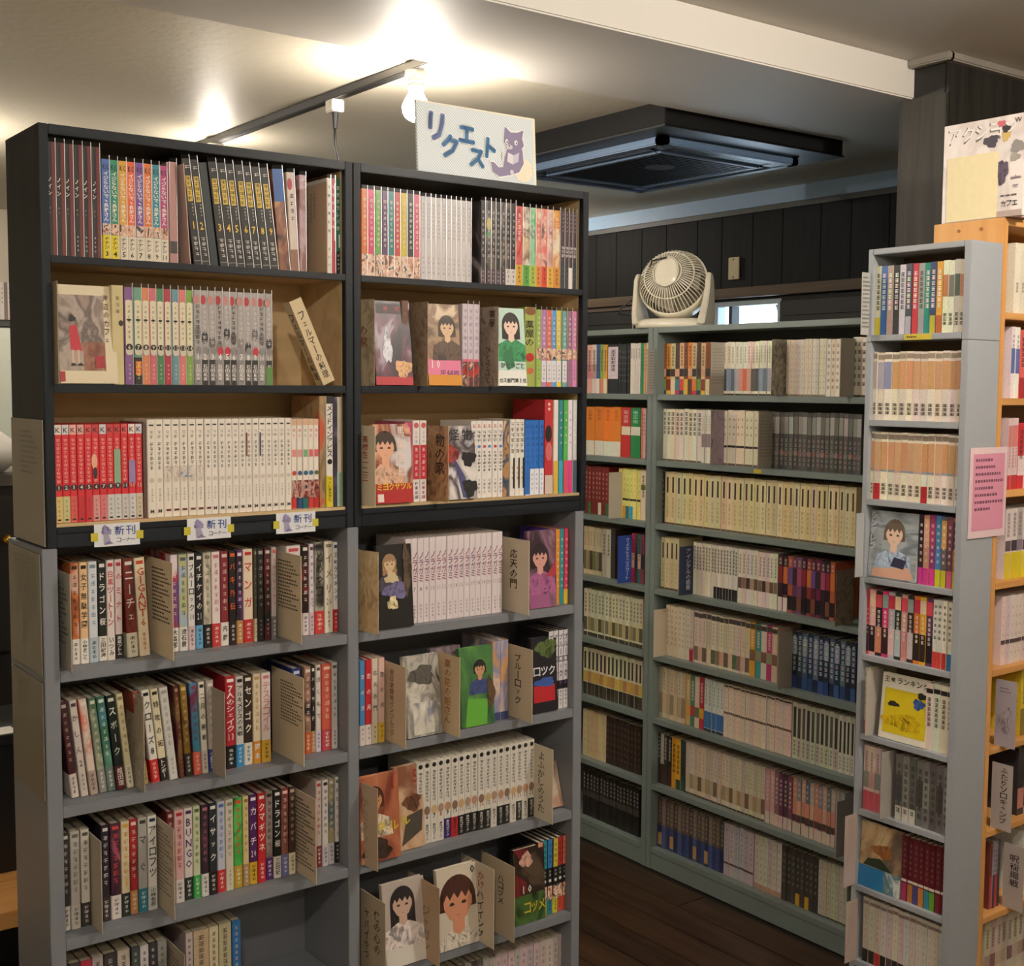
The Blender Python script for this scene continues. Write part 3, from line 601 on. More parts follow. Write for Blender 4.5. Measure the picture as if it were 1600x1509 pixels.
run(R3, 510, 521, [('tall white volume with black title and yellow paper band', 'e3dcd2', [('q', 0, 1, .93, 1, '2a2826'), ('t', 'メイドインアビス', .92, .45, '1a1716', .5, .75), ('c', .41, .7, '1a1716')], ('d9c626', .28, [('t', 'つくしあきひと', .27, .05, '242010', .5, .6)]))], V, .212)
run(R3, 521.5, 531, [('tall dark indigo volume near the cabinet side, bottom shelf', ART(['2a2230', '3c3348', '8a7a8a'], 14), [('q', .75, .85, 0, 1, 'cfc8c8')], None)], V, .210)
run(R3, 531.5, 540, [('tall cream volume with mint foot near the cabinet side', 'd9cfb2', [('d', .75, .55, 2, 'a89c7c', .3), ('q', 0, 1, 0, .31, '86b094')], None)], V, .210)
# --- third shelf under the sign
run(R3, 633, 645, [('magenta volume beside the propped cover, bottom shelf', ART(['6a2a4a', 'b84a6a', 'd88a9a'], 22), [('d', .9, .4, 5, 'e8b0bc', .6)], None)], V, .160)
run(R3, 645.5, 667, [('white and red volume with blue lettered foot, bottom shelf', 'e2dad6', [('c', .94, .7, 'c85a5a'), ('d', .88, .72, 3, 'b0a8a4', .5), ('q', 0, 1, .28, .7, 'c22f3a'), ('d', .68, .3, 5, 'ecd8d4', .5), ('d', .26, .03, 4, '2a3a7a' if i == 0 else 'c23a3a', .6)], None) for i in range(2)], V, .163, group='white and red volumes by the pattern card')
run(R3, 736, 786, [('white volume with brushed black letters, bottom shelf under the sign', 'e6e0da', [('d', .97, .9, 1, 'c8705a', .7), ('d', .88, .72, 3, '2a2624', .7), ('e', .5, .67, .3, .02, ('c84a4a', '4a8ac0')[i % 2]), ('d', .62, .34, 6, '2c2826', .6), ('d', .26, .05, 4, '6a6460', .4)], None) for i in range(6)], V, .160, group='white volumes with brushed letters')
run(R3, 787, 797, [('brown and blue illustrated volume, bottom shelf under the sign', ART(['6a4a38', 'b88a5a', '3a4a64', 'd8b890'], 26), [], None)], V, .160)
run(R3, 797.5, 820, [('white volume with black stripes, bottom shelf under the sign', 'e4ded4', [('d', .97, .55, 6, '2a2826', .7), ('q', .65, 1, .1, .5, '1f1c1c'), ('d', .4, .2, 3, 'b86a3a', .4)], None) for i in range(3)], V, .162, group='white volumes with black stripes')
run(R3, 820.5, 851, [('bright blue volume with white foot, bottom shelf under the sign', '2a6cbe', [('d', .95, .4, 7, '1a4a8a', .5), ('q', 0, 1, 0, (0 if i == 0 else .34) + .01, 'e6e6ec'), ('d', .3, .05, 4, '4a6a9a', .4)], None) for i in range(4)], V, .160, group='bright blue volumes')
run(R3, 851.5, 864.5, [('tall red volume with pictured lady, bottom shelf under the sign', 'b82d34', [('c', .95, .3, 'e8c8b0'), ('c', .9, .3, 'e8c8b0'), ('e', .45, .64, .4, .09, '2a2020'), ('e', .5, .45, .4, .1, 'c86a6a'), ('q', 0, 1, 0, .2, 'cdbbae')], None)], V, .204)
for x0, x1, c, f, n in ((865, 872.5, 'e4d8ce', 'd8b040', 'white'), (873, 880, '2f7f8a', '3aa0c0', 'teal'), (880.5, 887.5, '54a84c', 'd84a6a', 'grass green'), (888, 895, 'e2dce0', 'd83c84', 'white and violet'), (895.5, 902, 'c9c9c6', '4a5a68', 'silver grey')):
    run(R3, x0, x1, [('tall ' + n + ' volume ending the bottom shelf under the sign', c, [('d', .9, .5, 5, '6a5a8a' if 'vi' in n else 'f0ece4', .4), ('q', 0, 1, 0, .35, f)], None)], V, .203)

# --- grey bookcase, bay below the tags: mostly single volumes
ORD = ['first', 'second', 'third', 'fourth', 'fifth', 'sixth', 'seventh', 'eighth', 'ninth', 'tenth', 'eleventh', 'twelfth', 'thirteenth', 'fourteenth', 'fifteenth', 'sixteenth', 'seventeenth', 'eighteenth', 'nineteenth', 'twentieth', 'twenty-first', 'twenty-second', 'twenty-third', 'twenty-fourth', 'twenty-fifth', 'twenty-sixth', 'twenty-seventh', 'twenty-eighth', 'twenty-ninth', 'thirtieth']
def singles(row, shelf, data, h=.176):
    for i, e in enumerate(data):
        x0, x1, desc, base, title, tc, foot, au = e[:8]; lean = e[8] if len(e) > 8 else 0; dh = e[9] if len(e) > 9 else 0; num = e[10] if len(e) > 10 else None
        L = [('q', .15, .85, .935, .97, tc)]
        L += [('t', title, .9, .40 if num else .34, tc, .5, .74)] if title else [('d', .9, .36, 7, tc, .55)]
        if num: L.append(('h', num, .345, tc, 1.2))
        ft = None
        if foot:
            dark = sum(lin(foot)) < .9; ac_ = 'ece6dc' if dark else '242020'
            ft = (foot, .25, [('t', au, .235, .04, ac_, .5, .62)] if au else [('d', .22, .04, 4, ac_, .5)])
        else: L.append(('d', .24, .05, 4, tc, .35))
        lab = '%s volume, %s from outer panel, %s grey shelf below tags' % (desc, ORD[i], shelf)
        run(row, x0, x1, [(lab, base, L, ft)], V, h + dh, lean=lean, gap=.0008)
A_ = ART
singles(G1, 'top', [
 (112, 125.5, 'orange brown', A_(['d8b8a8', 'c8703a', '8a4a2a'], 20), '', '3a2018', 'e8e0d8', ''),
 (126, 139, 'peach', 'e8c090', '女子無駄学園', '1f1a1a', 'ece6dc', '小林まこと'),
 (139.5, 154, 'white and pale blue', 'd6dadf', '', '7a90a0', 'b4c2cc', ''),
 (155, 168, 'black and green', '1a1f1c', 'ドラゴン桜', 'ece6dc', 'e4dcd2', '三田紀房'),
 (168.5, 181, 'red titled white', 'e0d4ce', '白黒ツートーン', 'b8303a', 'e4dcd2', 'いつみ'),
 (181.5, 193, 'red and black lettered', 'd8c4c0', 'のミナト', 'b02a34', '241f22', '高橋ツトム'),
 (200, 217, 'dark green and red', A_(['1f2420', '7a2a22', '3a1a1a'], 18), 'ニーチェ', 'd8d0c8', 'd8d0b8', '', .04),
 (219, 236, 'cream', 'dccdae', 'GIGANT', 'b8452a', None, '', .05, 0, '6'),
 (268, 280, 'scarlet and purple', A_(['7a4a8a', 'c8343c', 'e0d0d8'], 14), '', 'e8d8dc', 'e6e0da', '大森那'),
 (280.5, 294, 'pastel rainbow', A_(['c8a8c8', 'a8b8c8', 'b8b878', '8aa8a8'], 14), '', '5a5a6a', 'dcd8d0', '流石景'),
 (295, 306, 'white and black', 'dedad6', 'ブルーロック', '1a1a1c', 'd0b8bc', '', 0, 0, '10'),
 (306.5, 318, 'black', '1c1c20', 'イチケイの', 'e0dcd4', '6aa8d0', '', 0, 0, '21'),
 (318.5, 331, 'cream patterned', A_(['d8d0bc', 'c0b8a4', '8a8474'], 40), '', '7a7264', '1f1c1c', ''),
 (331.5, 345, 'white and pink', 'e2d4d0', '', 'c87a84', 'c23a3a', ''),
 (345.5, 358, 'dark red', '7f2a30', '', 'd8c0b8', 'e4ded4', '内藤'),
 (358.5, 370, 'black and orange', '1b1818', 'バキ外伝', 'd8602a', '2a1c1c', ''),
 (370.5, 381, 'violet and black', A_(['7a3a88', '2a1c30', '4a3a4a'], 12), '', 'e0c8dc', 'b88a54', ''),
 (381.5, 397, 'red and cream', 'e0cdb4', 'マンガ', 'c42f30', 'b82a2a', ''),
 (397.5, 403, 'slim olive brown', '3f3a2c', '', '8a8468', 'c8b89a', ''),
 (403.5, 414, 'matt black', '201f1f', '', '9a9690', None, ''),
 (414.5, 425, 'black and red', A_(['1a1616', '5a1a1c', '2a2222'], 14), '', 'c8b8b4', None, ''),
 (425.5, 434, 'grey and coral', 'b8aca8', '', 'c85a50', '6c6a6e', ''),
 (448, 471, 'card-hidden white and red', 'd8ccc8', '', 'c04a54', None, ''),
 (472, 483, 'dark crimson', A_(['7a1f24', '1f1718', '9a3a3a'], 14), '', 'e4d8d4', 'dcd0d0', ''),
 (483.5, 491.5, 'white and red numbered', 'd8ced4', '', '6a3a4a', 'cdb8c4', '', 0, 0, '12'),
 (492, 507, 'grey pictured', A_(['6a6a64', 'a8a494', '3a3834'], 20), 'とめっコ', '1f1c1a', 'c83a34', '', 0, .003, '19'),
 (507.5, 521, 'ivory', 'dfd5c2', 'イメリ', '8a7a68', None, '', 0, .003, '26'),
 (521.5, 534, 'white with red foot', 'e6e0d4', '王様ランキング', '20407a', 'b8262c', '')])
LN = .105
singles(G2, 'second', [
 (112, 124, 'maroon', '451c20', '', 'b8a09a', 'd8ccc0', '', LN),
 (127, 139, 'pale mauve', 'cfc2ba', 'かしん', '4a3c3a', None, '', LN, 0, '2'),
 (141, 154, 'coral and white', A_(['d87a64', 'd8c8bc', 'c86a5a'], 12), '', 'ecd8cc', 'b09c90', '', LN),
 (156, 168, 'sage green', A_(['6a8468', '4a6a54', 'a8a890'], 14), '', 'c8ccb8', '8a8a84', '', LN),
 (169, 182, 'teal green', A_(['4a808a', '3a6a50', '6a9a88'], 14), '', 'd0dcd4', '6a7a74', '', LN),
 (183, 197, 'black and green', '16211f', 'スポーク', 'd0d4c8', '5a1f24', '越田理', LN),
 (199, 210, 'straw yellow', 'd3c8a0', '', '8a7a54', 'd8d0bc', '', LN),
 (224, 233, 'slim brown and red', A_(['3a2a22', '9a4a3a', '7a6a54'], 14), '', 'd0b8a4', 'b89a5c', '', LN),
 (238, 251, 'white and black', 'e0dcd0', 'クローズ', '181716', 'c42a28', '', LN, 0, '8'),
 (252, 264, 'cream and gold', 'd8cfae', '特攻の拓', '2a241c', '26201e', 'トンボー', LN),
 (265.5, 279, 'plain silver white', 'cfccc6', '', '9a968f', None, 'KS', LN),
 (281, 289, 'dark red art', A_(['2a1a16', '5a2a22', '7a5a3a'], 14), '', 'a88a70', None, '', .06),
 (291, 302, 'brown and yellow art', A_(['3a2c22', '8a6a2a', '2a2a24'], 14), '', 'c8b080', '2c2a22', '', .06),
 (304, 316, 'sky blue and orange', A_(['3a8aa8', '6a2a4a', '3a9ac0'], 12), '', '8a2a44', 'd8604c', '', .05),
 (317, 327, 'white and black', 'ddd5c6', '二月の勝者', '1d1a18', 'c8c0b4', '', .04),
 (328, 340, 'stone grey', 'a39a92', '', 'd8d0c8', '2f3a80', '小田深', .03),
 (353, 369, 'crimson', 'ad2532', '7人のシェイク', 'f0e4dc', '1a1818', '', 0, .003, '13'),
 (369.5, 382, 'silver and black', 'c9c5bd', 'アルキメデスの大戦', '1f1f20', '2f86bc', ''),
 (382.5, 396, 'dark brown', '33271d', 'センゴク', 'ece4d4', 'd8d4c8', ''),
 (396.5, 409, 'cream', 'd8c6a8', '', 'b8986a', 'c8862a', '岡本'),
 (409.5, 424, 'white and pink', 'ddd0c8', 'テスラコイル', 'cf7a8c', 'cfa436', ''),
 (457, 471, 'card-hidden blue', '2a3a78', '', 'c8ccd8', None, ''),
 (476, 487, 'brown and orange', A_(['6a4a3a', 'a8806a', '3a3030'], 14), '', 'e0d0c4', 'c05a28', ''),
 (487.5, 494, 'slim black', '242220', 'ハイサード', 'e8e4dc', 'b89068', ''),
 (494.5, 503, 'white', 'd9cfc6', 'ぼくもて', '5a4a44', 'cfc8d8', ''),
 (503.5, 519, 'coral red', 'c95a48', '', 'e8c0a8', 'b8444c', ''),
 (519.5, 529, 'white and grey', 'c8c4c0', '', '5a5654', 'd0ccc6', '')], .172)
singles(G3, 'third', [
 (99, 111, 'dark grey and white', '3a3634', '', 'c8c0b6', 'd8d2c8', ''),
 (112, 127, 'pale grey', 'bab4ac', '', '6a645e', 'c8c2b8', ''),
 (128, 142, 'ivory with dark foot', 'cdc6ba', '', '5a5248', '36302e', ''),
 (160, 173, 'dark plum', '2b2430', '', 'dcd4d0', '3a3234', ''),
 (174, 190, 'black and pink pictured', A_(['2a1c26', '4a2a3a', 'b06a84', '2a2028'], 12), '', 'd04a4a', 'dcd2cc', ''),
 (190.5, 204, 'cream with orange letters', 'd6c8a4', '', 'cf9a48', '26302e', '', 0, 0, '9'),
 (204.5, 217, 'black and red', A_(['1f1c1a', 'a82a2c', '3a3a2c'], 10), '', 'd8c8bc', 'c08a54', ''),
 (217.5, 232, 'grey with teal foot', 'a6a49e', 'マぐ', '3a3836', '2d788a', ''),
 (232.5, 247, 'white with black and blue letters', 'd8d5cc', 'アイロフツ', '1f2a44', 'c4c8c2', '小林有吾'),
 (263, 273, 'card-hidden red brown', '6a2a28', '', 'c8a89c', None, ''),
 (274, 289, 'pink and red', 'cfa6a4', '', 'a82a3a', 'd2cac4', ''),
 (289.5, 303, 'white and purple', 'd2c8c4', 'BUNGO', '4a2a5a', '26302c', ''),
 (303.5, 315, 'pale lime', 'c4c8a4', '', '4a6a3a', '3aa04a', ''),
 (315.5, 327, 'dark violet', A_(['2a2440', '3a2a34', '6a3a4a'], 10), '', 'a86a74', 'd6d2cc', ''),
 (327.5, 340, 'slate black', '2a2e32', 'イサック', 'e4e0d8', '1c1a1c', ''),
 (340.5, 353, 'blue and white', 'b9bccc', '', '4a6aa8', 'c23434', ''),
 (353.5, 366, 'ivory', 'cfc7b2', '', '8a8270', None, ''),
 (366.5, 380, 'green and yellow', A_(['3a9a44', '5ac05a', '2a6a34'], 12), '', 'd8442c', 'b8982a', ''),
 (380.5, 390, 'slim straw', 'd0bf84', '', '8a7440', 'a88a64', ''),
 (390.5, 403, 'deep purple', '4a2058', 'カバチ', 'ece0e8', 'c8a22a', '', 0, 0, '20'),
 (403.5, 416, 'bright red', 'b8242a', 'クマギツネ', 'f0e0d4', 'c02a2c', ''),
 (416.5, 428, 'grey pictured', A_(['c0b8b4', '8a7a74', '4a3a3a'], 14), '', '2a2424', '4a2464', ''),
 (428.5, 440, 'black', '191a1a', 'ドラゴン桜', 'e8e4da', 'd8d0c4', '三田紀'),
 (440.5, 452, 'red and brown', A_(['a82a44', '6a3a34', '8a5a4c'], 10), '', 'd8b8b0', '6a6a9c', ''),
 (452.5, 463, 'chocolate brown', '402a22', '', 'b8a48c', 'cfc6a8', ''),
 (495, 504, 'red and white', 'c0b0a8', '', 'a83a34', '7a2a2a', ''),
 (504.5, 514, 'white and black', 'ccc6c0', '', '1f1c1c', 'c4bcc0', ''),
 (514.5, 524, 'grey and olive', A_(['8a8a80', 'a89c74', '5a6a6c'], 12), '', 'dcd8d0', 'ccc8cc', ''),
 (524.5, 533, 'white with black foot', 'cfcac4', 'BEブルー', '5a5856', '1c1a1a', '', 0, 0, '5')], .174)
G1, G2, G3, G4 = [(GZ[i], DF + .018) for i in range(4)]
# --- grey bookcase, bay under the sign
run(G1, 634, 786, [('white volume number %s with purple title letters, top grey shelf' % NUMW[i + 6], 'ddd2d4', [('t', 'ノラガミ', .84, .48, ('8a2a50', '7a3a60', '8a2a50', '6a3a6a')[i % 4], .55, .8), ('h', str(i + 6), .40, '7a7478', .8), ('d', .22, .05, 4, '7a7276', .35)], None) for i in range(17)], V, .173, group='white volumes with purple titles')
for x0, x1, c, n, f in ((861, 868, '5a3a9a', 'violet', None), (868.5, 875, 'd88a2a', 'orange', None), (875.5, 882, '2f8a90', 'teal', None), (882.5, 889, 'cc3a5a', 'rose red', 'd8b040')):
    run(G1, x0, x1, [(n + ' volume at the end of the top grey shelf', c, [('d', .9, .2, 8, 'ecdccc', .45)], ((f, .2, []) if f else None))], V, .168)
for x0, x1, c, n, f in ((563, 571.5, '4a86b4', 'blue', 'd8ccc4'), (572, 582, 'c0262e', 'red', 'd8ccc8'), (582.5, 592, 'd8cdbc', 'cream', 'd8cda8'), (592.5, 602, 'd8b4a8', 'pink', 'd0ac38')):
    run(G2, x0, x1, [(n + ' volume beside the centre post, second grey shelf', c, [('t', '応天の門' if n == 'cream' else '恋の月', .9, .35, '2a2a34' if n in ('cream', 'pink') else 'ecdcd0', .5, .6)], (f, .24, [('d', .22, .05, 3, '4a3434', .35)]))], V, .172)
run(G2, 770, 795, [('pale illustrated volume with blue foot, second grey shelf', A_(['d8c0b0', 'b8a8b0', '8a90b0', 'c89a6a'], 16), [('d', .9, .3, 6, 'c8907a', .4), ('q', 0, 1, 0, .1, '3a4470')], None) for i in range(2)], V, .172, group='pale illustrated volumes')
run(G2, 857, 889, [('black and white volume with boxed letters, second grey shelf', '1f1d22', [('q', 0, 1, .36, 1, 'd4d0d4'), ('t', 'ブルーロック', .96, .4, '1c1a20', .5, .8), ('c', .33, .5, '5a3a6a'), ('d', .5, .4, 2, 'b06a90' if i == 2 else '6a6470', .5), ('q', 0, 1, 0, .25, 'd8d4d6'), ('d', .24, .03, 4, '4a484c', .5)], None) for i in range(4)], V, .176, group='black and white boxed-letter volumes')
OB = ['d9d3c8'] * 4 + ['35286a', 'b0282e'] + ['22211f'] * 5 + ['cfcabf', '22211f', '22211f', 'cfcabf', '22211f', 'cfcabf', '22211f']
run(G3, 652, 836, [('white volume number %s with round emblem, third grey shelf' % NUMW[i + 5], 'd9d4ca', [('c', .945, .6, '2a2622'), ('d', .88, .5, 9, '25211e', .55), ('e', .5, .40, .42, .055, ('b8886a', '8a6a54', 'c8a878', 'a88a74')[i % 4]), ('h', str(i + 5), .325, ('b04a3a', '4a2a5a', '2a2a2a')[i % 3], .9)], (c, .25, [('t', '原作コミック', .23, .03, '2a2622' if lin(c)[0] > .4 else 'e0dad0', .5, .5)])) for i, c in enumerate(OB)], V, .174, group='white volumes with round emblems')
for i, (c, f) in enumerate((('d8a07a', 'c8b03a'), ('2f8a9a', 'c8b83a'), ('3a78b8', '2f7f9a'), ('c8b43a', 'c8c03a'), ('a82f34', 'c8503a'), ('d8704a', 'c84a34'))):
    run(G4, 840 + i * 8.0, 847.6 + i * 8.0, [(('peach', 'teal', 'blue', 'yellow', 'dark red', 'orange')[i] + ' topped volume with black middle, lowest full grey shelf', '1d1c1c', [('q', 0, 1, .62, 1, c), ('d', .95, .66, 4, '241c14', .6), ('d', .6, .5, 2, 'd8d4cc', .5), ('c', .45, .55, 'dcd8d0'), ('q', 0, 1, .2, .38, SKIN)], (f, .24, [('d', .22, .04, 4, '2a2018', .4)]))], V, .172)

# ================================================================== TITLE CARDS AND PROPPED COVERS
def tint(c):
    if not isinstance(c, str): return c
    v = [int(c[i:i + 2], 16) for i in (0, 2, 4)]; f = lambda k: '%02x%02x%02x' % tuple(max(0, min(255, int(q * k + (k - 1) * 25))) for q in v)
    return ART([f(.7), c, f(1.12), f(.85)], 60)
def shapes(pr, w, h, L):
    for e in L:
        k = e[0]
        if k == 'q': pr.rect(w * e[1], w * e[2], h * e[3], h * e[4], e[5])
        elif k == 'e': pr.poly([(w * (e[1] + e[3] * math.cos(t) * (1 + .16 * math.sin(3 * t + e[1] * 9) + .09 * math.sin(7 * t + e[2] * 20))), h * (e[2] + e[4] * math.sin(t) * (1 + .16 * math.sin(3 * t + e[1] * 9) + .09 * math.sin(7 * t + e[2] * 20)))) for t in (2 * math.pi * q / 28 for q in range(28))], tint(e[5]) if e[4] > .07 else e[5])
        elif k == 'p': pr.poly([(w * x, h * y) for x, y in e[1]], e[2])
        elif k == 't': pr.vtext(e[1], w * e[2], h * e[3], h * e[4], w * e[5], e[6])
        elif k == 'fig':                            # plain bust: hair mass, face, fringe, shoulders
            cx, cy, sz, hr, sk, cl, lg = e[1:8]; X, Y, u = w * cx, h * cy, w * sz
            Q = lambda pts, c: pr.poly([(min(w, max(0, X + a * u)), min(h, max(0, Y + b * u))) for a, b in pts], c)
            arc = lambda rx, ry, t0, t1, n=12, oy=0: [(rx * math.cos(t0 + (t1 - t0) * i / n), oy + ry * math.sin(t0 + (t1 - t0) * i / n)) for i in range(n + 1)]
            Q(arc(1.28, 1.5, 0, math.pi) + [(-1.3, -lg), (-.7, -lg * 1.05), (0, -lg * .9), (.7, -lg * 1.05), (1.3, -lg)], tint(hr))
            if cl: Q([(-2.3, -4.2), (-2.0, -2.3), (-.6, -1.65), (.6, -1.65), (2.0, -2.3), (2.3, -4.2)], tint(cl))
            Q([(-.4, -.8), (.4, -.8), (.42, -1.75), (0, -2.0), (-.42, -1.75)], sk)
            Q(arc(1, .9, 0, math.pi, 10) + [(-.98, -.35), (-.6, -1.0), (0, -1.32), (.6, -1.0), (.98, -.35)], sk)
            Q(arc(1.1, 1.28, .1, math.pi - .1, 10) + [(-1.02, .0), (-.75, .45), (-.55, .1), (-.25, .5), (0, .12), (.3, .5), (.55, .08), (.8, .45), (1.02, .0)], hr)
            for sx in (-.42, .42): Q([(sx - .2, -.2), (sx - .1, -.06), (sx + .1, -.06), (sx + .2, -.2), (sx, -.26)], '3a3030')
            Q([(-.15, -.82), (.15, -.82), (.1, -.87), (-.1, -.87)], 'a8604f')
        elif k == 'h': pr.htext(e[1], w * e[2], w * e[3], h * e[4], h * e[5], e[6])
        elif k == 'l':                              # lines of small print: rows of short strokes
            x0, x1, y1, y0, n, c = e[1:7]; pr.n += 1
            for i in range(n):
                y = y1 - (y1 - y0) * (i + .5) / n; ln = (x1 - x0) * (.55 + .45 * ((i * 37) % 7) / 6); x = x0
                while x < x0 + ln:
                    q = .035 + .03 * ((i * 13 + int(x * 97)) % 5) / 4; pr.rect(w * x, w * min(x + q, x1), h * (y - (y1 - y0) / n * .2), h * (y + (y1 - y0) / n * .2), c, True); x += q + .018
        elif k == 'lv':                             # upright columns of small print
            x0, x1, y1, y0, n, c = e[1:7]; pr.n += 1
            for i in range(n):
                x = x1 - (x1 - x0) * (i + .5) / n; y = y1; ln = (y1 - y0) * (.5 + .5 * ((i * 29) % 7) / 6)
                while y > y1 - ln:
                    q = .02 + .012 * ((i * 13 + int(y * 89)) % 5) / 4; pr.rect(w * (x - (x1 - x0) / n * .22), w * (x + (x1 - x0) / n * .22), h * (y - q), h * y, c, True); y -= q + .014
CARDC = 'd3c2a4'
def card(px, row, label, h=.16, out=.03, inn=.095, col=CARDC, L=(), mode='Y', group=None, dz=0, X=None, swing=None):
    z, Y0 = row
    if mode == 'Y':
        x = X if X is not None else Xat(px, DF - out, z); loc = (x, DF - out, z + CH + .0003 + dz); dims = (.0013, out + inn)
    else: loc = (Y0 - out, Yat(px, Y0 - out, z), z + CH + .0003 + dz); dims = (out + inn, .0013)
    mt = M(col, .6, 0, 0, .05, 25) if isinstance(col, str) else col
    o = bx('divider_card', mt, loc[0], loc[0] + dims[0], loc[1], loc[1] + dims[1], loc[2], loc[2] + h, bevel=0); tag(o, label, 'divider card', group)
    L = [tuple(e[:5]) + (e[5] * 1.35,) + tuple(e[6:]) if e[0] == 't' else e for e in L]
    if swing is not None: o.rotation_euler[2] = math.asin(max(0, min(.9, (loc[0] - swing) / (out + inn))))
    if L:
        pr = Print(); shapes(pr, out + inn, h, L)
        if mode == 'Y': pr.build('card_lettering', o, (0, out + inn, 0), (0, -1, 0), (0, 0, 1), (-1, 0, 0))
        else: pr.build('card_lettering', o, (0, 0, 0), (1, 0, 0), (0, 0, 1), (0, -1, 0))
    return o
LINES = [('lv', .25, .95, .9, .42, 11, '5a4c3c')]
TXT = [('l', .3, .95, .92, .35, 14, '4a3f34')]
PAT = lambda *c: ART(list(c), 55)
card(112, G1, 'grey card of small print against the outer side panel, top grey shelf', .165, .02, .11, 'a8a394', [('l', .3, .9, .9, .25, 13, '6f6a5e')])
card(271, G1, 'cream card of small print beside the cream volume, top grey shelf', .172, .034, .1, CARDC, TXT)
card(471, G1, 'cream card of small print near the centre post, top grey shelf', .165, .034, .1, CARDC, TXT)
card(226, G2, 'pale pictured card among leaning volumes, second grey shelf', .17, .006, .08, PAT('8f8678', 'b8ab97', '9a8e7c'))
card(352, G2, 'plain clear grey card beside the crimson volume, second grey shelf', .16, .02, .09, 'a49a8c')
card(475, G2, 'cream card of small print near the gap, second grey shelf', .168, .034, .1, CARDC, [('l', .3, .97, .9, .42, 13, '5a4c3c')])
card(160, G3, 'plain beige card among dark volumes, third grey shelf', .165, .016, .09, 'b8ac98')
card(273, G3, 'beige card full of print behind the pink volume, third grey shelf', .165, .03, .1, 'bdb09a', [('l', .2, .97, .93, .2, 17, '6a5f50')])
card(494, G3, 'beige card full of print near the centre post, third grey shelf', .165, .036, .1, 'c8b79e', [('l', .2, .97, .93, .12, 18, '4f453a')])
card(290, (GZ[3], DF + .034), 'beige card full of print on the half empty grey shelf', .165, .03, .1, 'a99d8b', [('l', .2, .97, .93, .2, 17, '6a5f50')])
card(591, G1, 'tan pictured card against the centre post, top grey shelf', .16, .035, .06, PAT('a88a64', 'c8ab80', 'd3bd98'), swing=1.2035)
card(826, G1, 'cream title card with four large black characters, top grey shelf', .158, .045, .095, 'd2c4ac', [('t', '応天の門', .62, .86, .32, .26, '3a2420')])
card(634, G2, 'tan title card with red brown lettering, second grey shelf', .162, .045, .07, 'd0b99a', [('t', '君は放課後インソムニア', .55, .92, .06, .15, '8a4a34')])
card(718, G2, 'tan title card with amber lettering, second grey shelf', .165, .045, .07, 'd2bc98', [('t', '薬の花の姫さん', .62, .94, .12, .2, 'a8642a')])
card(831, G2, 'tan title card with six large black characters, second grey shelf', .158, .045, .085, 'd0bea2', [('t', 'ブルーロック', .62, .9, .2, .22, '2a2422')])
card(590, G3, 'faded pink title card against the centre post, third grey shelf', .165, .05, .06, 'bda58c', [('t', 'かたりかた', .6, .85, .1, .2, 'a08a74')], swing=1.2035)
card(863, G3, 'cream card with brushed vertical lettering, third grey shelf', .165, .045, .08, 'cbbfa8', [('t', 'よふかしのうた', .68, .92, .1, .2, '4a4338')])
card(602, G4, 'cream card with two columns of lettering, lowest full grey shelf', .165, .05, .06, 'b9a88e', [('t', '僕の心の', .72, .85, .3, .16, '3f352c'), ('t', 'ヤバイやつ', .35, .8, .15, .12, '5a4f42')])
card(686, G4, 'faded tan title card before the bearded cover, lowest full grey shelf', .165, .05, .07, 'bda283', [('t', 'ジャガン', .6, .7, .1, .2, '8a7660')])
card(771, G4, 'cream card with black and red brushed lettering, lowest full grey shelf', .172, .05, .07, 'd0c2ab', [('t', 'かけ', .62, .9, .68, .2, 'a83a2c'), ('t', 'ハイイング', .6, .66, .05, .2, '2f2a26')])
card(803, G4, 'cream title card with four black strokes of lettering, lowest full grey shelf', .165, .05, .07, 'c6b69c', [('t', 'ハコヅメ', .6, .82, .42, .26, '28231f')])
o = card(277, R1, 'pinkish card with red lettering leaning on black volumes, top shelf', .172, -.002, .095, 'c9ada2', [('t', 'エの王の血', .45, .92, .38, .2, 'a8323a')]); o.location.x = Xat(298, DF, Z1); o.rotation_euler[1] = -.06
card(511, R1, 'wide plain beige card beside the white volume, top shelf', .168, .004, .1, 'bfa98c', [('lv', .35, .6, .9, .4, 2, '9a866c')])
card(752, R1, 'dark pictured card with pale figure, top shelf under the sign', .165, .002, .08, ART(['2a2626', '3a3434', 'b8aaa8'], 12))
card(92, R2, 'grey brown title card against the cabinet side, second shelf', .168, .012, .04, '9c8d76', [('t', '海辺にあるカフェ', .45, .9, .2, .4, '4a4034')], swing=XA + .019)
card(585, R2, 'greyish pattern card against the cabinet side, second shelf', .166, .01, .045, PAT('8a7a64', 'a89a80', '9a8a70'), [('t', 'の家', .5, .7, .45, .4, '7a3a34')], swing=XB + .0195)
card(668, R2, 'greyish pattern card between two picture covers, second shelf', .166, .02, .05, PAT('7f6f5a', 'a39278', '8a6a58'))
card(778, R2, 'grey pictured title card beside the green cover, second shelf', .164, .02, .05, PAT('7a6a5c', 'a8998a', '8d7f72'), [('t', '薬屋', .7, .96, .74, .3, '1f1a18'), ('t', 'ひとりごと', .5, .5, .04, .3, '4a3c34')])
card(586, R3, 'cream title card with red and black columns, bottom shelf', .155, .03, .05, 'd6c8ac', [('t', '高校生一二三', .62, .88, .3, .2, 'a83a34'), ('t', '異世界のバカ', .25, .88, .1, .2, '4a2a28')], swing=XB + .0195)
card(700, R3, 'tan crowded pattern card with dark characters, bottom shelf', .152, .03, .06, PAT('8a5f4a', 'c29a72', 'a8815f'), [('t', '物の家', .68, .9, .35, .3, '3a2a24')])
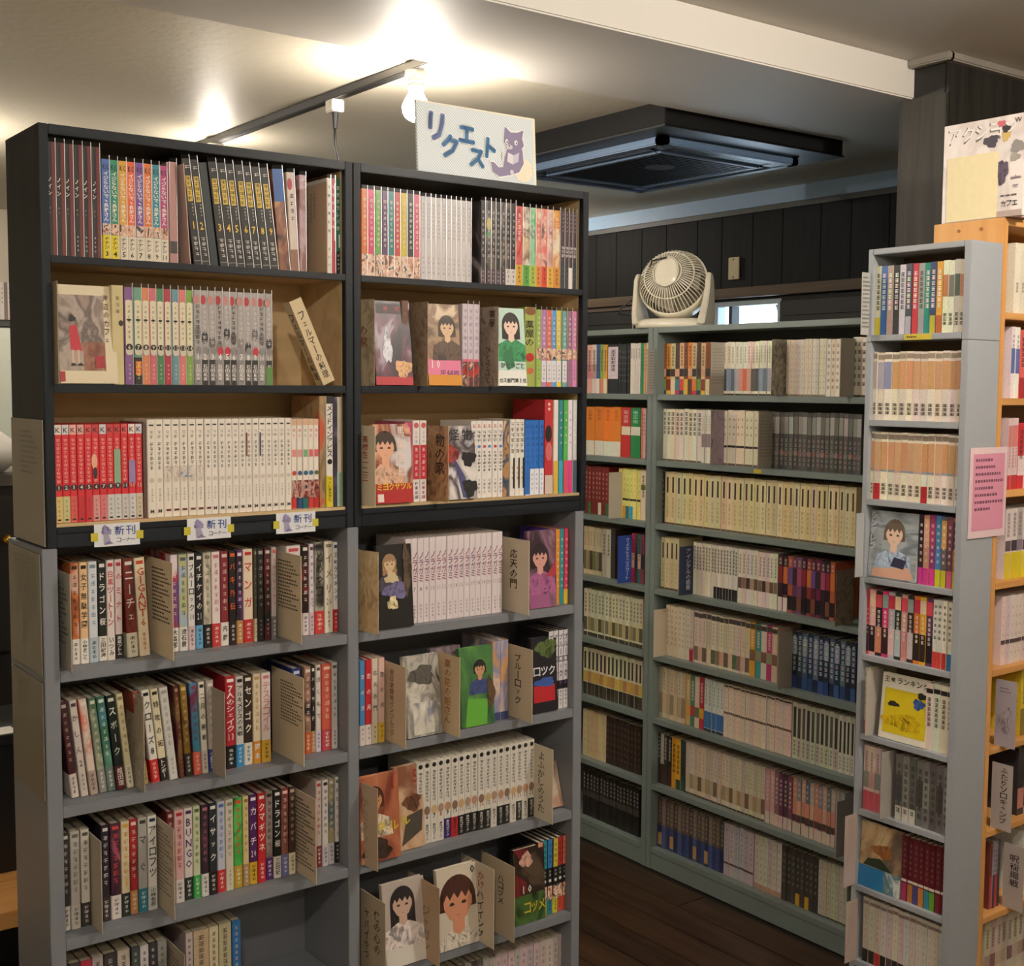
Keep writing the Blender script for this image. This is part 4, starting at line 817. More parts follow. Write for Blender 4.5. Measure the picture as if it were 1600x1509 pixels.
o = card(447, R2, 'beige title card leaning across the empty second shelf', .168, -.004, .03, 'cdb893', [('t', 'フェルマーの料理', .5, .86, .06, .5, '3a3020')]); o.location.x = 1.128; o.rotation_euler[1] = -.43
# widen that card's printed face towards the room: a folded front flap
f_ = bx('front_flap', M('cdb893', .6), 0, .026, -.0013, 0, 0, .168, o, 0)
pr = Print(); shapes(pr, .026, .168, [('t', 'フェルマーの料理', .5, .86, .06, .5, '3a3020')]); pr.build('flap_lettering', f_, (0, 0, 0), (1, 0, 0), (0, 0, 1), (0, -1, 0))

def display(label, px0, px1, row, base, L, h=.172, tilt=.1, yaw=0, off=-.016, t=.013, mode='Y', wmax=None, pan=None):
    z, Y0 = row
    if mode == 'Y': x0, x1 = Xat(px0, Y0 + off, z + .06), Xat(px1, Y0 + off, z + .06); w_ = max(x1 - x0, wmax or 0); hi_ = (1.1755 if x1 < 1.185 else 1.744) if z < Z3B else (XB - .019 if x1 < XB else XC - .0175); x0 = min(x0, hi_ - w_ - .001); loc = Vector((x0, Y0 + off + t, z + CH + .0006)); R = Matrix.Rotation(yaw, 4, 'Z')
    else: y0, y1 = Yat(px0, Y0 + off, z + .06), Yat(px1, Y0 + off, z + .06); y0 = min(y0, 1.948) if Y0 < 2.7 else y0; w_ = y0 - y1; loc = Vector((Y0 + off + t, y0, z + CH + .0006)); R = Matrix.Rotation(-math.pi / 2 + yaw, 4, 'Z')
    if wmax: w_ = max(w_, wmax)
    mt = P(base) if isinstance(base, str) else base
    o = link('display_volume', cover_mesh(t, h, w_, mt)); tag(o, label, 'book', 'volumes propped with their covers showing')
    o.matrix_world = Matrix.Translation(loc) @ R @ Matrix.Rotation(-tilt, 4, 'X') @ Matrix.Rotation(-math.pi / 2, 4, 'Z')
    link('page_block', page_mesh(t, h, w_), o)
    pr = Print(); shapes(pr, w_, h, L)
    if pr.f: pr.build('cover_print', o, (t, 0, 0), (0, 1, 0), (0, 0, 1), (1, 0, 0))
    return o
HAIR = '2c2422'
display('beige propped cover picturing a red dress in a cafe, second shelf', 93, 184, R2, 'ddcfb0', [('q', .0, .8, .13, .9, A_(['8a7a70', 'b0a094', '6a5f5a', 'a08a80'], 18)), ('q', .42, .8, .13, .42, A_(['7a4a3c', '9a6a54', 'b8887a'], 40)), ('p', [(.2, .58), (.32, .6), (.4, .33), (.2, .34)], 'c23440'), ('e', .25, .66, .06, .035, HAIR), ('q', .22, .25, .2, .34, 'd8b8a0'), ('q', .32, .35, .2, .34, 'd8b8a0'), ('e', .24, .19, .05, .015, '2a2624'), ('e', .36, .19, .05, .015, '2a2624'), ('q', .62, .78, .16, .28, 'a83238'), ('t', '海辺のカフェ', .84, .92, .4, .09, '5a4630'), ('q', .0, .09, .02, .12, 'a8343c')], .165, .1, off=-.004, t=.012)
display('black and red propped cover of crowded figures, second shelf', 588, 633, R2, A_(['1f1a1c', '3a2430', '6a3a4a', 'a89aa8'], 16), [('q', .1, .9, .85, .97, '2a1214'), ('h', '東京', .2, .8, .91, .06, 'b0302a'), ('q', 0, 1, 0, .1, 'b82c34'), ('e', .75, .2, .22, .1, 'd0a070'), ('e', .35, .45, .12, .2, 'c8c8d0')], .165, .11, off=-.012, wmax=.085)
display('sepia propped cover with pink and yellow band, second shelf', 670, 721, R2, A_(['6a5440', 'a88a6a', '8a6a50', 'd8c0a0'], 14), [('q', 0, 1, 0, .32, 'e07a9c'), ('q', 0, 1, 0, .13, 'd8902a'), ('h', '10', .05, .4, .26, .1, 'f4e8e0'), ('h', '圧倒的', .35, .95, .15, .08, '4a2a5a'), ('fig', .62, .72, .2, '3a2c24', 'd8b490', '5a4436', 1.2), ('q', 0, 1, 0, .13, 'd8902a')], .164, .09, off=-.012, wmax=.08)
display('mint propped cover of a figure in green robe, second shelf', 779, 820, R2, 'bcd6c8', [('q', 0, 1, 0, .2, 'e4e4dc'), ('fig', .52, .78, .24, HAIR, 'e8c8b4', '3a8a58', 1.6), ('p', [(.35, .2), (.2, .4), (.5, .5), (.6, .25)], '2a7248'), ('h', 'カス部門第1位', .02, .98, .07, .055, '20201e'), ('h', 'ひとりごと', .1, .95, .26, .07, '2a2a28')], .163, .09, off=-.012, wmax=.075)
display('propped cover of orange skin tones with yellow lettered band, bottom shelf', 588, 632, R3, A_(['c07a54', 'e0a888', '8a4a34', 'd8d0d0'], 12), [('fig', .3, .72, .24, '3f3028', 'e0a888', 'c8a088', .5), ('q', 0, 1, .0, .25, 'b0282a'), ('h', 'ミヨクサツル', .02, .98, .21, .085, 'e0d02a'), ('q', .04, .2, .02, .12, 'e8d8d0'), ('t', '馬場高郎', .72, .98, .32, .2, 'f0dcd0')], .156, .09, off=-.012, wmax=.085)
display('white propped cover with bold black strokes, bottom shelf', 702, 735, R3, A_(['e0dad4', 'a8a0a0', '4a4048', 'd8d4d8'], 12), [('h', '怪物', .05, .95, .88, .16, '1c1a1c'), ('e', .2, .62, .2, .12, '9a3a34'), ('e', .75, .55, .25, .1, '242024'), ('p', [(.2, .6), (.6, .3), (.7, .02), (.5, .02)], '4a4a74'), ('e', .75, .15, .25, .12, '2a282a')], .15, .09, off=-.012, wmax=.07)
display('black propped cover with pale bouquet figure, top grey shelf', 593, 632, G1, '1f1c1c', [('fig', .36, .78, .16, '9a7a5a', 'd0b48e', '4a4450', 1.8), ('e', .4, .6, .2, .06, 'c8b890'), ('e', .5, .45, .35, .1, '6a648a'), ('e', .4, .3, .15, .08, 'd8c89a'), ('e', .85, .7, .12, .3, '5a4a3c')], .165, .08, off=-.022, wmax=.08)
display('plum and skin toned propped cover, top grey shelf', 828, 865, G1, A_(['3a2a34', '8a6478', '6a4a5a', 'b09098'], 10), [('p', [(0, .0), (.8, 0), (.6, .38), (0, .3)], '9a5a84'), ('fig', .42, .66, .26, '2f2328', 'd0988c', '9a5a84', 1.2), ('p', [(.6, .4), (1, .6), (1, .4)], 'a83a4a')], .168, .06, off=-.01, wmax=.075)
display('white and grey ornamental propped cover, second grey shelf', 637, 672, G2, A_(['d0ccc0', '8a8680', 'b8b4aa', '4a4844'], 18), [('q', .2, .9, .03, .42, A_(['e0dcd0', 'c8c4b8', '8a8c9a'], 30)), ('e', .5, .75, .35, .12, '55524e')], .165, .12, off=-.015, wmax=.085)
display('dark grey propped volume behind a picture sleeve, second grey shelf', 676, 708, G2, A_(['5a5654', '8a8084', '6a5a60', 'b0a8b0'], 12), [], .17, .06, off=.012, wmax=.075)
display('green propped cover of a seated reader in blue, second grey shelf', 722, 766, G2, A_(['2f5a3a', '4a7a44', '6a9a50'], 12), [('fig', .6, .72, .15, '2c2826', 'c89474', '3a4674', .8), ('p', [(.1, 0), (.75, 0), (.8, .32), (.2, .36)], '63a83e'), ('e', .9, .4, .12, .2, '5a4632')], .166, .08, off=-.012, wmax=.085)
display('dark propped cover with red and blue lettering, second grey shelf', 833, 857, G2, '1e1c22', [('e', .6, .85, .4, .12, '55663a'), ('h', 'ロック', .05, .95, .55, .12, 'dcd8dc'), ('q', .05, .9, .14, .36, 'b82a30'), ('e', .5, .4, .4, .06, '3a5aa0')], .165, .06, off=-.008, wmax=.07)
display('red and tan propped cover numbered one, third grey shelf', 566, 612, G3, A_(['7a3a2e', 'b06a4c', 'd0a080'], 10), [('fig', .36, .72, .2, '4f2a22', 'c8905a', 'd0c0ac', .9), ('h', '1', .7, 1, .88, .16, '9a2f28'), ('h', 'ガチル', .1, .98, .38, .13, 'd8c02a'), ('e', .4, .14, .35, .12, '3f3028')], .172, .08, off=-.025, wmax=.09)
display('tan propped cover numbered five, third grey shelf', 619, 650, G3, A_(['b8906a', 'd0b090', '8a5a44'], 10), [('h', '5', .5, 1, .86, .16, '9a3a2c'), ('e', .6, .55, .3, .1, '6a4634'), ('p', [(.2, .05), (.9, .2), (.95, .45), (.4, .4)], '4f4840'), ('h', 'ル', .1, .6, .36, .13, 'd8c02a')], .172, .07, off=-.006, wmax=.07)
display('small pale picture cover lying behind the brushed card, third grey shelf', 858, 884, G3, A_(['b8907a', 'd0b8a0', '8a6a60'], 12), [], .1, .3, off=.01, wmax=.06)
display('propped cover of a dark haired figure in white, lowest full grey shelf', 604, 652, G4, 'b8aca4', [('q', 0, 1, 0, .22, 'dcd6cc'), ('fig', .46, .74, .23, '2a2628', 'c8a894', 'd8ccc8', 2.4), ('q', 0, 1, 0, .22, 'dcd6cc')], .17, .12, off=-.02, wmax=.1)
display('propped cover of a large face with brown hair, lowest full grey shelf', 688, 738, G4, 'd0c6b4', [('fig', .5, .58, .36, '4a2c24', 'cf9070', 'c9c0b2', .5), ('h', '0', .8, 1, .92, .1, '2a2422')], .17, .1, off=-.018, wmax=.1)
display('dark red and green propped cover with yellow lettering, lowest full grey shelf', 805, 843, G4, A_(['4a2424', '7a2a2c', '2a2420', '5a4a3a'], 10), [('q', 0, 1, 0, .38, A_(['2f4a2a', '4a6a34', '1f2a20'], 16)), ('h', '10', .2, .6, .45, .1, 'e0dcd0'), ('h', 'コヅメ', .3, 1, .2, .14, 'd0b838'), ('e', .4, .84, .2, .1, 'c89c8c')], .168, .05, off=-.008, wmax=.085)

# ================================================================== THE OTHER SHELVES: hundreds more volumes
SV, SF, SCOL = [], [], []
def quad(p, c):
    i = len(SV); SV.extend(p); SF.append((i, i + 1, i + 2, i + 3)); SCOL.append(c)
def jit(c, a):
    return tuple(max(0, min(1, v * (1 + random.uniform(-a, a)))) for v in c)
def sbook(O, A, N, t, h, d, base, bands, dash, nd):
    O, A, N, U = Vector(O), Vector(A), Vector(N), Vector((0, 0, 1))
    q = lambda a, n, u: O + A * a + N * n + U * u
    b = jit(lin(base), .10)
    quad([q(0, 0, 0), q(t, 0, 0), q(t, 0, h), q(0, 0, h)], b)
    quad([q(0, -d, 0), q(0, 0, 0), q(0, 0, h), q(0, -d, h)], b); quad([q(t, 0, 0), q(t, -d, 0), q(t, -d, h), q(t, 0, h)], b)
    quad([q(0, 0, h), q(t, 0, h), q(t, -.0015, h), q(0, -.0015, h)], b); quad([q(0, -.0015, h - .002), q(t, -.0015, h - .002), q(t, -d, h - .002), q(0, -d, h - .002)], lin('dccfb4'))
    quad([q(0, -d, 0), q(t, -d, 0), q(t, -d, h), q(0, -d, h)][::-1], b); quad([q(0, 0, 0), q(0, -d, 0), q(t, -d, 0), q(t, 0, 0)], b)
    for k, bnd in enumerate(bands):
        z0, z1, c = bnd[:3]; f0, f1 = (bnd[3], bnd[4]) if len(bnd) > 3 else (0, 1)
        e = .0003 + .00012 * k; c = jit(lin(random.choice(c) if isinstance(c, (list, tuple)) else c), .08)
        xa, xb = .0004 + (t - .0008) * f0, .0004 + (t - .0008) * f1; quad([q(xa, e, h * z0), q(xb, e, h * z0), q(xb, e, h * z1), q(xa, e, h * z1)], c)
    if dash:
        z1, z0, c, wd = dash; c = lin(c)
        for i in range(nd):
            s = (z1 - z0) / nd; z = h * (z1 - s * (i + .5)); a = t * wd / 2; g = min(h * s * .42, a * 1.3); cc = jit(c, .2); m_ = t / 2
            for dz in (.65, -.05, -.7): quad([q(m_ - a, .0006, z + g * (dz - .15)), q(m_ + a, .0006, z + g * (dz - .15)), q(m_ + a, .0006, z + g * (dz + .15)), q(m_ - a, .0006, z + g * (dz + .15))], cc)
            x_ = m_ + a * random.uniform(-.4, .4); quad([q(x_ - a * .16, .0007, z - g * .85), q(x_ + a * .16, .0007, z - g * .85), q(x_ + a * .16, .0007, z + g * .8), q(x_ - a * .16, .0007, z + g * .8)], cc)
def srun(mode, plane, z, px0, px1, n, base, bands=(), dash=(.9, .45, '3a3632', .45), nd=6, h=.172, d=.11):
    for i in range(n):
        a, b = px0 + (px1 - px0) * i / n, px0 + (px1 - px0) * (i + 1) / n
        bs = base[i % len(base)] if isinstance(base, (list, tuple)) else base
        bd = [(B_[0], B_[1], (B_[2][i % len(B_[2])] if isinstance(B_[2], (list, tuple)) else B_[2])) + tuple(B_[3:]) for B_ in bands if not (isinstance(B_[2], (list, tuple)) and B_[2][i % len(B_[2])] is None)]
        off = random.uniform(0, .003); hh = h + random.uniform(-.0015, .0015)
        if mode == 'X':
            y0, y1 = Yat(a, plane, z + .05), Yat(b, plane, z + .05); lo_, hi_ = (1.6975, 1.9485) if plane < 2.7 else ((2.022, 3.0475) if y0 + y1 < 6.15 else (3.0955, 3.979)); y0, y1 = min(y0, hi_), max(y1, lo_)
            if y0 - y1 < .004: continue
            sbook((plane + off, y0 - .0003, z + CH + .0004), (0, -1, 0), (-1, 0, 0), y0 - y1 - .0006, hh, d, bs, bd, dash, nd)
        else:
            x0, x1 = Xat(a, plane, z + .05), Xat(b, plane, z + .05); sbook((x0 + .0003, plane + off, z + CH + .0004), (1, 0, 0), (0, -1, 0), x1 - x0 - .0006, hh, d, bs, bd, dash, nd)
BP = BX + .03
b_z = BS[:]
WD = ('e4dbc8', 'ded5c2', 'e8e0d0')
MIX = ['d87a3a', '6a9a4a', '8a3a2a', 'e0c8a0', '3a7a8a', 'c8443a', 'd8b040', '5a3a2a']
def B(r, *a, **k): srun('X', BP, b_z[r], *a, **k)
# wall bookcase next to the narrow one
B(0, 1027, 1108, 12, ['d8b080', '8a4a2a', 'd88a3a', 'c8b890', '4a3a30'], [(.0, .3, MIX), (.35, .5, ['3a2a22', 'd8a080', '2a2a2a']), (.0, .08, ['c8343a', '2a3a6a', 'd8b040', None])], (.95, .55, '5a3a1a', .5), h=.168)
B(0, 1129, 1204, 12, WD, [(.08, .5, ['4a4a54', '8a9ab0', '6a7a8a', 'a8a8b0', 'd8907a', 'd86a4a', 'c8a090', '5a5450']), (.0, .03, '4a3a30')], (.92, .6, '9a9284', .4), h=.166)
B(0, 1228, 1290, 11, ('d8cfba', 'dcd3c0'), [(0, .03, '8a7a64')], (.92, .1, 'a89e8a', .3), 8, h=.168)
B(0, 1290.5, 1311, 3, WD, [], (.95, .1, '8a8070', .5), 7, h=.166)
B(0, 1331, 1352, 3, WD, [(.0, .03, '4a3a30')], (.95, .15, '2a2624', .6), 6, h=.168)
B(1, 1027, 1095, 10, WD, [(0, .03, '6a5a48')], (.95, .5, '201d1b', .65), 5)
B(1, 1095.5, 1109, 3, WD, [(.3, .55, '8a8080')], (.9, .6, '8a8074', .4))
B(1, 1129, 1183, 8, ('e2d8c0', 'e0d4b8'), [(.32, .36, '2a2622'), (0, .03, '6a5a48')], (.9, .5, '5a5040', .3), 3)
B(1, 1203, 1345, 20, ('4a4844', '54514c', '3f3d3b'), [(.62, .92, ['8a8880', 'a8a49a', '6a6862']), (.25, .32, ['7a4a44', '6a6a6a', '8a6a5a'])], (.55, .06, '8a8680', .5), 6)
B(2, 1027, 1037, 2, '2f2d2b', [], (.9, .2, 'b8b0a0', .5))
B(2, 1038, 1336, 34, ('dccd9e', 'd8c898', 'e0d2a8'), [(.60, .90, '3a3226', .3, .62), (.0, .03, '6a5638')], (.52, .12, 'b8a678', .35), 5, h=.174)
B(3, 1025, 1060, 5, ('dccd9e', 'd8c898'), [(.60, .90, '3a3226', .3, .62), (.0, .03, '6a5638')], (.52, .12, 'b8a678', .35), 5, h=.174)
B(3, 1082, 1152, 15, WD, [(0, .22, [None, None, None, None, None, None, None, '201f1f', '201f1f', '201f1f', '201f1f', '201f1f', '201f1f', '201f1f', '201f1f'])], (.94, .48, '25221f', .6), 7)
B(3, 1152.5, 1214, 10, WD, [(.28, .48, ['6a5448', '8a6a58', '4a3a34', 'b8907a'])], (.92, .55, '7a7266', .45), 6)
B(3, 1215, 1303, 12, ['3a2228', '2a1c28', 'a85a3a', '6a3a5a', '7a4a6a', '3a2030', '8a3a34', '5a2430', '7a2a4a'], [(.5, .8, ['8a2a34', 'c8743a', '6a4a8a', '3a2a34', 'a84a6a']), (.05, .3, ['2a2024', '7a4a3a', '1f1c22']), (0, .25, ['d8d0c4', 'e0d8cc', None, None, None, None, None, None, None, None, None, None])], (.95, .82, 'c8a8a0', .5), 2)
B(4, 1040, 1083, 7, ('d8c8b0', 'dccdb8'), [(0, .25, [None, None, None, None, None, None, 'a82434'])], (.95, .2, 'b0a08a', .5), 7)
B(4, 1083.5, 1170, 13, ('d8cab0', 'd4c2ac'), [(.88, .97, '4a4238'), (.05, .32, ['8a6a5a', 'c8a08a', '6a5a4a', 'd0b8a0', '5a6a4a'])], (.85, .4, 'b0a088', .4), 6)
B(4, 1170.5, 1214, 5, ['d8963a', '3a8a8a', 'd0c0a8', 'b0346a', 'c8b898'], [(.88, .97, '4a4238'), (.3, .5, ['7a5a4a', '8a8a6a'])], (.85, .55, 'e0d0b8', .4))
B(4, 1236, 1336, 12, ['1f2634', '2a3444', '4a5a6c', '243048', '5a6a7a'], [(.0, .22, ['2a4474', '1f2a44', '3a5488']), (.6, .9, ['8a94a0', '3a4454'])], (.95, .3, 'b8c0c8', .5), 7)
B(5, 1022, 1070, 8, ('d0c0a4', 'c8b698'), [(.1, .5, ['b8a080', '9a8468', 'c8b090'])], (.92, .55, 'a08c70', .4), 5)
B(5, 1070.5, 1099, 4, ['c8a868', '4a7a6a', 'd0b8a0', 'a83444'], [(.2, .4, ['d8a040', 'a83a4a', '6a7a4a'])], (.9, .5, 'e0d4c0', .4))
B(5, 1099.5, 1130, 5, ('d4d0c0', 'ccd0c8'), [(.06, .38, '3f6fa8'), (0, .05, '1f2a3a')], (.9, .5, '6a8a84', .4))
B(5, 1130.5, 1236, 16, ('d8c4b0', 'dcc8b6'), [(.44, .48, '5a4438'), (.95, .98, '3a2e28')], (.9, .1, 'c0a898', .3), 8)
B(5, 1237, 1309, 10, ('c8c4ac', 'bdb9a4'), [(.38, .92, ['3a3a36', '4a4a44', '5a584e'], .15, .8)], (.34, .05, '6a685c', .4), 4)
B(5, 1309.5, 1334, 4, ('d0d0bc', 'c8c8b4'), [(.35, .9, '33322e', .2, .75)], (.3, .05, '6a685c', .4), 4)
B(6, 1020, 1048, 5, ['3a3632', '2a2826', 'b8b0a4'], [(.0, .4, ['4a2a26', '33302e'])], (.95, .5, 'c0b8ac', .5))
B(6, 1048.5, 1070, 3, ['d89a2a', 'd8a434', '2f4a44'], [(0, .2, ['d89a2a', '2f4a44', '3a5a4a'])], (.9, .3, '3a2c14', .5))
B(6, 1070.5, 1194, 20, ('cdbfa6', 'd2c5ae', 'c8baa2'), [(.12, .4, ['c0b090', 'a8946c', 'b8a888', '7a644c']), (.0, .03, '4a3e30')], (.92, .5, 'a3957c', .35), 6)
B(6, 1195, 1237, 6, ['c89a94', 'd0a8a0', '8a6a70', '6a3a54', '4a3a40', '7a4a5a'], [(.0, .22, 'd4bcb0')], (.9, .4, 'e0ccc4', .4))
B(6, 1237.5, 1304, 10, ['c08a70', '8a8a94', 'c8a088', '6a7078', 'b8aa98'], [(.35, .6, ['d08a74', 'd8a890', 'c88a70']), (.22, .34, ['4a4440', '6a3a34']), (0, .2, 'd0bfae')], (.95, .65, 'd8ccc0', .4), 3)
B(6, 1304.5, 1318, 3, ('a8a49c', '9a968f'), [], (.9, .2, '7a766e', .4))
B(7, 1016, 1130, 19, ['5a4f48', '6a5a4c', '4a4440', '7a6a5c'], [(.0, .45, ['2f3a64', '3a4878', '283054', '48548a']), (.05, .3, [None, None, 'b89064', None, None, 'b08a5c', None, None, None])], (.95, .5, '9a8c7c', .5), 5)
B(7, 1130.5, 1177, 6, ('b4aeb0', 'bdb6b6'), [(.22, .26, '5a4a4c')], (.92, .35, '8a8288', .35))
B(7, 1178, 1220, 6, ('d0c0b4', 'c8c4b4', 'd0ccba'), [(.0, .1, 'b8907a')], (.9, .15, 'a89a88', .4))
B(7, 1221, 1277, 8, ('45413c', '3c3834'), [(0, .22, [None, None, None, 'c89a2a', None, 'c89a2a', None, None])], (.9, .3, '8a8478', .4), 5)
B(7, 1278, 1322, 7, ('bcbaa4', 'c2c0ac'), [(0, .03, '4a4438')], (.92, .1, '96947f', .4), 7)
# the bay continuing behind the request bookcase
B(0, 917, 931, 2, ['d8a8a0', 'd8c8c0'], [(.3, .6, ['c87a84', 'b8908a'])]); B(0, 931.5, 948, 3, ['3a5a8a', '8aa84a', 'd8a040'], [(.0, .3, ['e0d8cc', 'd88a6a'])])
B(0, 949, 965, 1, '20202a', [(.3, .95, 'cfc8c4')]); B(0, 966, 983, 4, '23252a', [], (.9, .2, '8a8a8a', .3)); B(0, 984, 1000, 4, WD, [], (.9, .7, '4a4a4a', .4)); B(0, 1000.5, 1005, 1, '1f8a5c', []); B(0, 1005.5, 1012, 2, ['d8a868', 'd8c8b0'], [])
B(1, 915, 969, 4, 'e2802a', [(0, .30, 'ddd8c8')], (.95, .72, 'b85a1c', .4), 3); B(1, 970, 984, 1, 'cf2f34', [(.45, .62, 'e4d4c0')], (.95, .68, 'e8b0a8', .5), 3); B(1, 985, 1000, 1, '1f7f4a', [(.45, .62, 'e0e0cc')], (.95, .68, '9ad0b0', .5), 3); B(1, 1000.5, 1008, 2, ['d87a6a', 'd8b0a8'])
B(2, 913, 950, 7, '7a2420', [(0, .25, [None, '4a6a3a', None, None, 'd8d0b8'])], (.9, .3, 'c89a90', .4)); B(2, 966, 1000, 6, 'e8df86', [(0, .25, ['d84a3a', 'e8b030', '2f8a9a', '3a9ac0', 'e8df86', 'e8df86']), (.36, .40, '2a2a20')], (.85, .5, 'b8ae5a', .3), 3); B(2, 1000.5, 1008, 1, 'e6e2bc', [(.6, .7, '7a7048')])
B(3, 912, 940, 6, ('cbbf9c', 'c0b48e'), [(.1, .5, ['6a6a44', '8a7a54', '4a4434'])], (.9, .6, '8a7c58', .4)); B(3, 940.5, 960, 3, ['b8b0a0', 'c8c0b0', '3a3430']); B(3, 986, 1006, 4, ['b82a44', '5a3a34', '3a6a5a', '8a3a4a'], [(.3, .6, ['d8a890', '2a2a2a'])])
B(4, 912, 1004, 17, ('d6d0b0', 'ccc8a8'), [(.12, .4, ['5a5a44', '9a8a5c', '7a7a5c', 'b8a878']), (0, .08, '3f3c2c')], (.92, .5, '55523f', .45), 5)
B(5, 911, 1003, 15, ('d6d0b0', 'ccc6a4'), [(.55, .92, '3a382c', .22, .72), (.28, .5, ['c8a04a', 'b8885a', 'd0b050']), (0, .26, ['2f2c26', '3a362c', '4a4434'])], None, 0)
B(6, 910, 946, 6, ('d4c098', 'd0bc94'), [], (.9, .1, 'b8a078', .3), 5); B(6, 946.5, 1000, 10, ('3a2c26', '33261f'), [], (.9, .1, '7a665a', .4), 6)
B(7, 910, 998, 17, ('201c1a', '26211e'), [(.42, .55, '4a4642')], (.92, .58, 'b0aaa0', .45), 4); 
# narrow bookcase
NP = NXF + .012
def Nn(r, *a, **k): srun('X', NP, NZ[r], *a, **dict(dict(d=.105), **k))
N1 = ['dcd6b8', '3a6aa8', 'a8968c', '222124', 'ccc8cc', '44464f', 'c8343c', '9a9c98', '1f8a80', '38426a', 'd89c34']
for i, c in enumerate(N1): Nn(0, 1366 + i * 9.6, 1375.4 + i * 9.6, 1, c, [(0, .25, ('c8b830', None, None, '2a2a2c', 'd0ccd0', 'a8a8b0', None, None, None, 'b0a838', 'b8603a')[i] or c)], (.9, .35, 'ece6dc' if i not in (0, 4, 7) else '3a3836', .55), 7, h=.167)
Nn(0, 1472, 1516, 5, WD, [(.5, .8, ['b8744a', '6a6a68', '5a6a5c', 'c88a6a', '8a8484'])], (.28, .1, '2a2624', .6), 3, h=.168)
PE = [(.46, .86, ['b8b4ac', 'a8a8b4', '8a98b0', 'd09a68', 'cf9a6a', 'd09c70', 'd0a070', 'd29e70', 'cf9a6a', 'd09c70', 'cf9a6a', 'd09a68', 'd2a074'])]
Nn(1, 1358, 1504, 13, WD, PE + [(.9, .97, '9a8a78')], (.26, .08, '29241f', .6), 3, h=.166)
Nn(2, 1354, 1501, 14, WD, [(.44, .86, ['cf9c72', 'd0a27a', 'c89468']), (.9, .97, '8a7a6c'), (.42, .45, ['8a9aa8', 'c8a0a0', '9aa0a8']), (0, .24, [None, 'b82a34', None, None, None, None, None, None, 'b82a34', None, None, None, None, None])], (.25, .08, '29241f', .6), 3, h=.166)
for i, (c, f) in enumerate((('3a2430', 'd03a94'), ('c88a74', 'd8408c'), ('8a3a74', 'd83a8c'), ('4a84b8', 'c8c028'), ('6a5a5c', 'c0b82a'), ('6a4a54', 'd8608c'), ('b8743a', 'd0b830'))): Nn(3, 1433 + i * 9, 1441.8 + i * 9, 1, c, [(.55, .95, ('2a1c22', 'd8a888', 'a83a6a', '3a8aa8', 'c8a060', '8a4a5a', '4a3a3a')[i]), (0, .24, f)], (.9, .3, 'e8d8c8', .4), 6, h=.168)
for i, (c, k) in enumerate((('c84054', '2f2024'), ('e0b0a0', '241c20'), ('2c2224', 'd88a6a'), ('d0386c', '3a2428'), ('a8b0b0', 'e0c0bc'), ('2a3434', 'b8c8c8'), ('d89a94', 'd08a84'), ('3a2a2c', 'c8bcb8'), ('d8742c', '2a2422'), ('e0b030', '3a2a24'), ('6a3a5c', '241c1e'))): Nn(4, 1347 + i * 9.9, 1356.7 + i * 9.9, 1, c, [(.05, .45, k), (.75, .95, ('c8344a', 'e8c0a0', 'd84a5a', '8a9a94')[i % 4])], (.72, .3, 'e8dcd4', .4), 6, h=.164)
Nn(4, 1456, 1493, 5, WD, [(0, .24, ['d8443a', 'd04a3c', 'c8382f', '3a7ab0', '5a5078'])], (.95, .4, '2a2826', .45), 6, h=.164)
Nn(5, 1345, 1358, 3, WD, [(0, .2, 'd8707a')], (.95, .4, '4a4642', .4), 5, h=.166); Nn(5, 1445, 1489, 4, WD, [(.85, .92, '2a2624')], (.8, .35, '33302c', .5), 6, h=.164)
Nn(6, 1339, 1374, 4, ('dcbcb4', 'd8c0b8'), [(0, .3, 'd05a64'), (.35, .6, ['c89a90', '8a8a80'])], (.92, .6, '8a6a64', .4), h=.164)
Nn(6, 1398, 1483, 8, ('6c6a66', '7c7a75', '5c5a57'), [(.3, .7, ['4a4846', '8a8882', '605e5a']), (0, .22, ['d0ccc4', 'd0ccc4', 'd0ccc4', None, None, None, None, None])], (.9, .1, '3c3a38', .5), 7, h=.164)
Nn(7, 1408, 1477, 8, ('5f1f26', '58191f'), [(.0, .28, ['a83a6a', 'b87a3a', '4a4a84', 'c8843a', '3a8a9c', '6aa03a', '7a2a34', '6a2028']), (.30, .34, 'e0d0c0')], (.92, .4, '8a5a58', .4), h=.164)
Nn(8, 1347, 1474, 14, ('c8bcb0', 'cfc4b8'), [(.0, .2, ['2a2422', '3a2a24', 'b8342e', '2a2422', '54483c']), (.9, .95, '8a7a70')], (.85, .35, 'a89a8e', .3), 5, h=.168)
# wooden bookcase
WP = WY_ + .02
def Wd(r, *a, **k): srun('Y', WP, WZ[r], *a, **k)
Wd(0, 1585, 1640, 6, ('e6dfc8', 'e0d8c0'), [], (.45, .3, '8a8470', .4), 3, h=.17)
Wd(1, 1580, 1592, 2, 'e8e4e0', [(.35, .7, '5a6aa8')], (.9, .7, '6a6a74', .4), 3, h=.172); Wd(1, 1592.5, 1650, 6, ['d8605c', 'd8a8a0', 'c83a3a'], [(.0, .3, ['a82a34', 'd8c0b8'])], h=.165)
Wd(2, 1574, 1590, 3, ('e8ccc4', 'e4c4bc'), [(0, .2, 'c0343a'), (.6, .9, 'd8807a')], (.6, .3, 'b86a64', .4), h=.172); Wd(2, 1591, 1650, 6, ['c82a34', 'e0e0e4', '2a2428', 'd0343c'], [(.2, .5, ['e0d8d8', 'a82434', '7a1f28'])], h=.16)
Wd(3, 1570, 1650, 9, ('e0d4d0', 'd8ccc8', 'b8b0b4'), [(.0, .38, 'e2c820'), (.4, .55, ['5a4a54', '3a343c', '8a7a84'])], (.95, .6, '8a7a84', .5), h=.172)
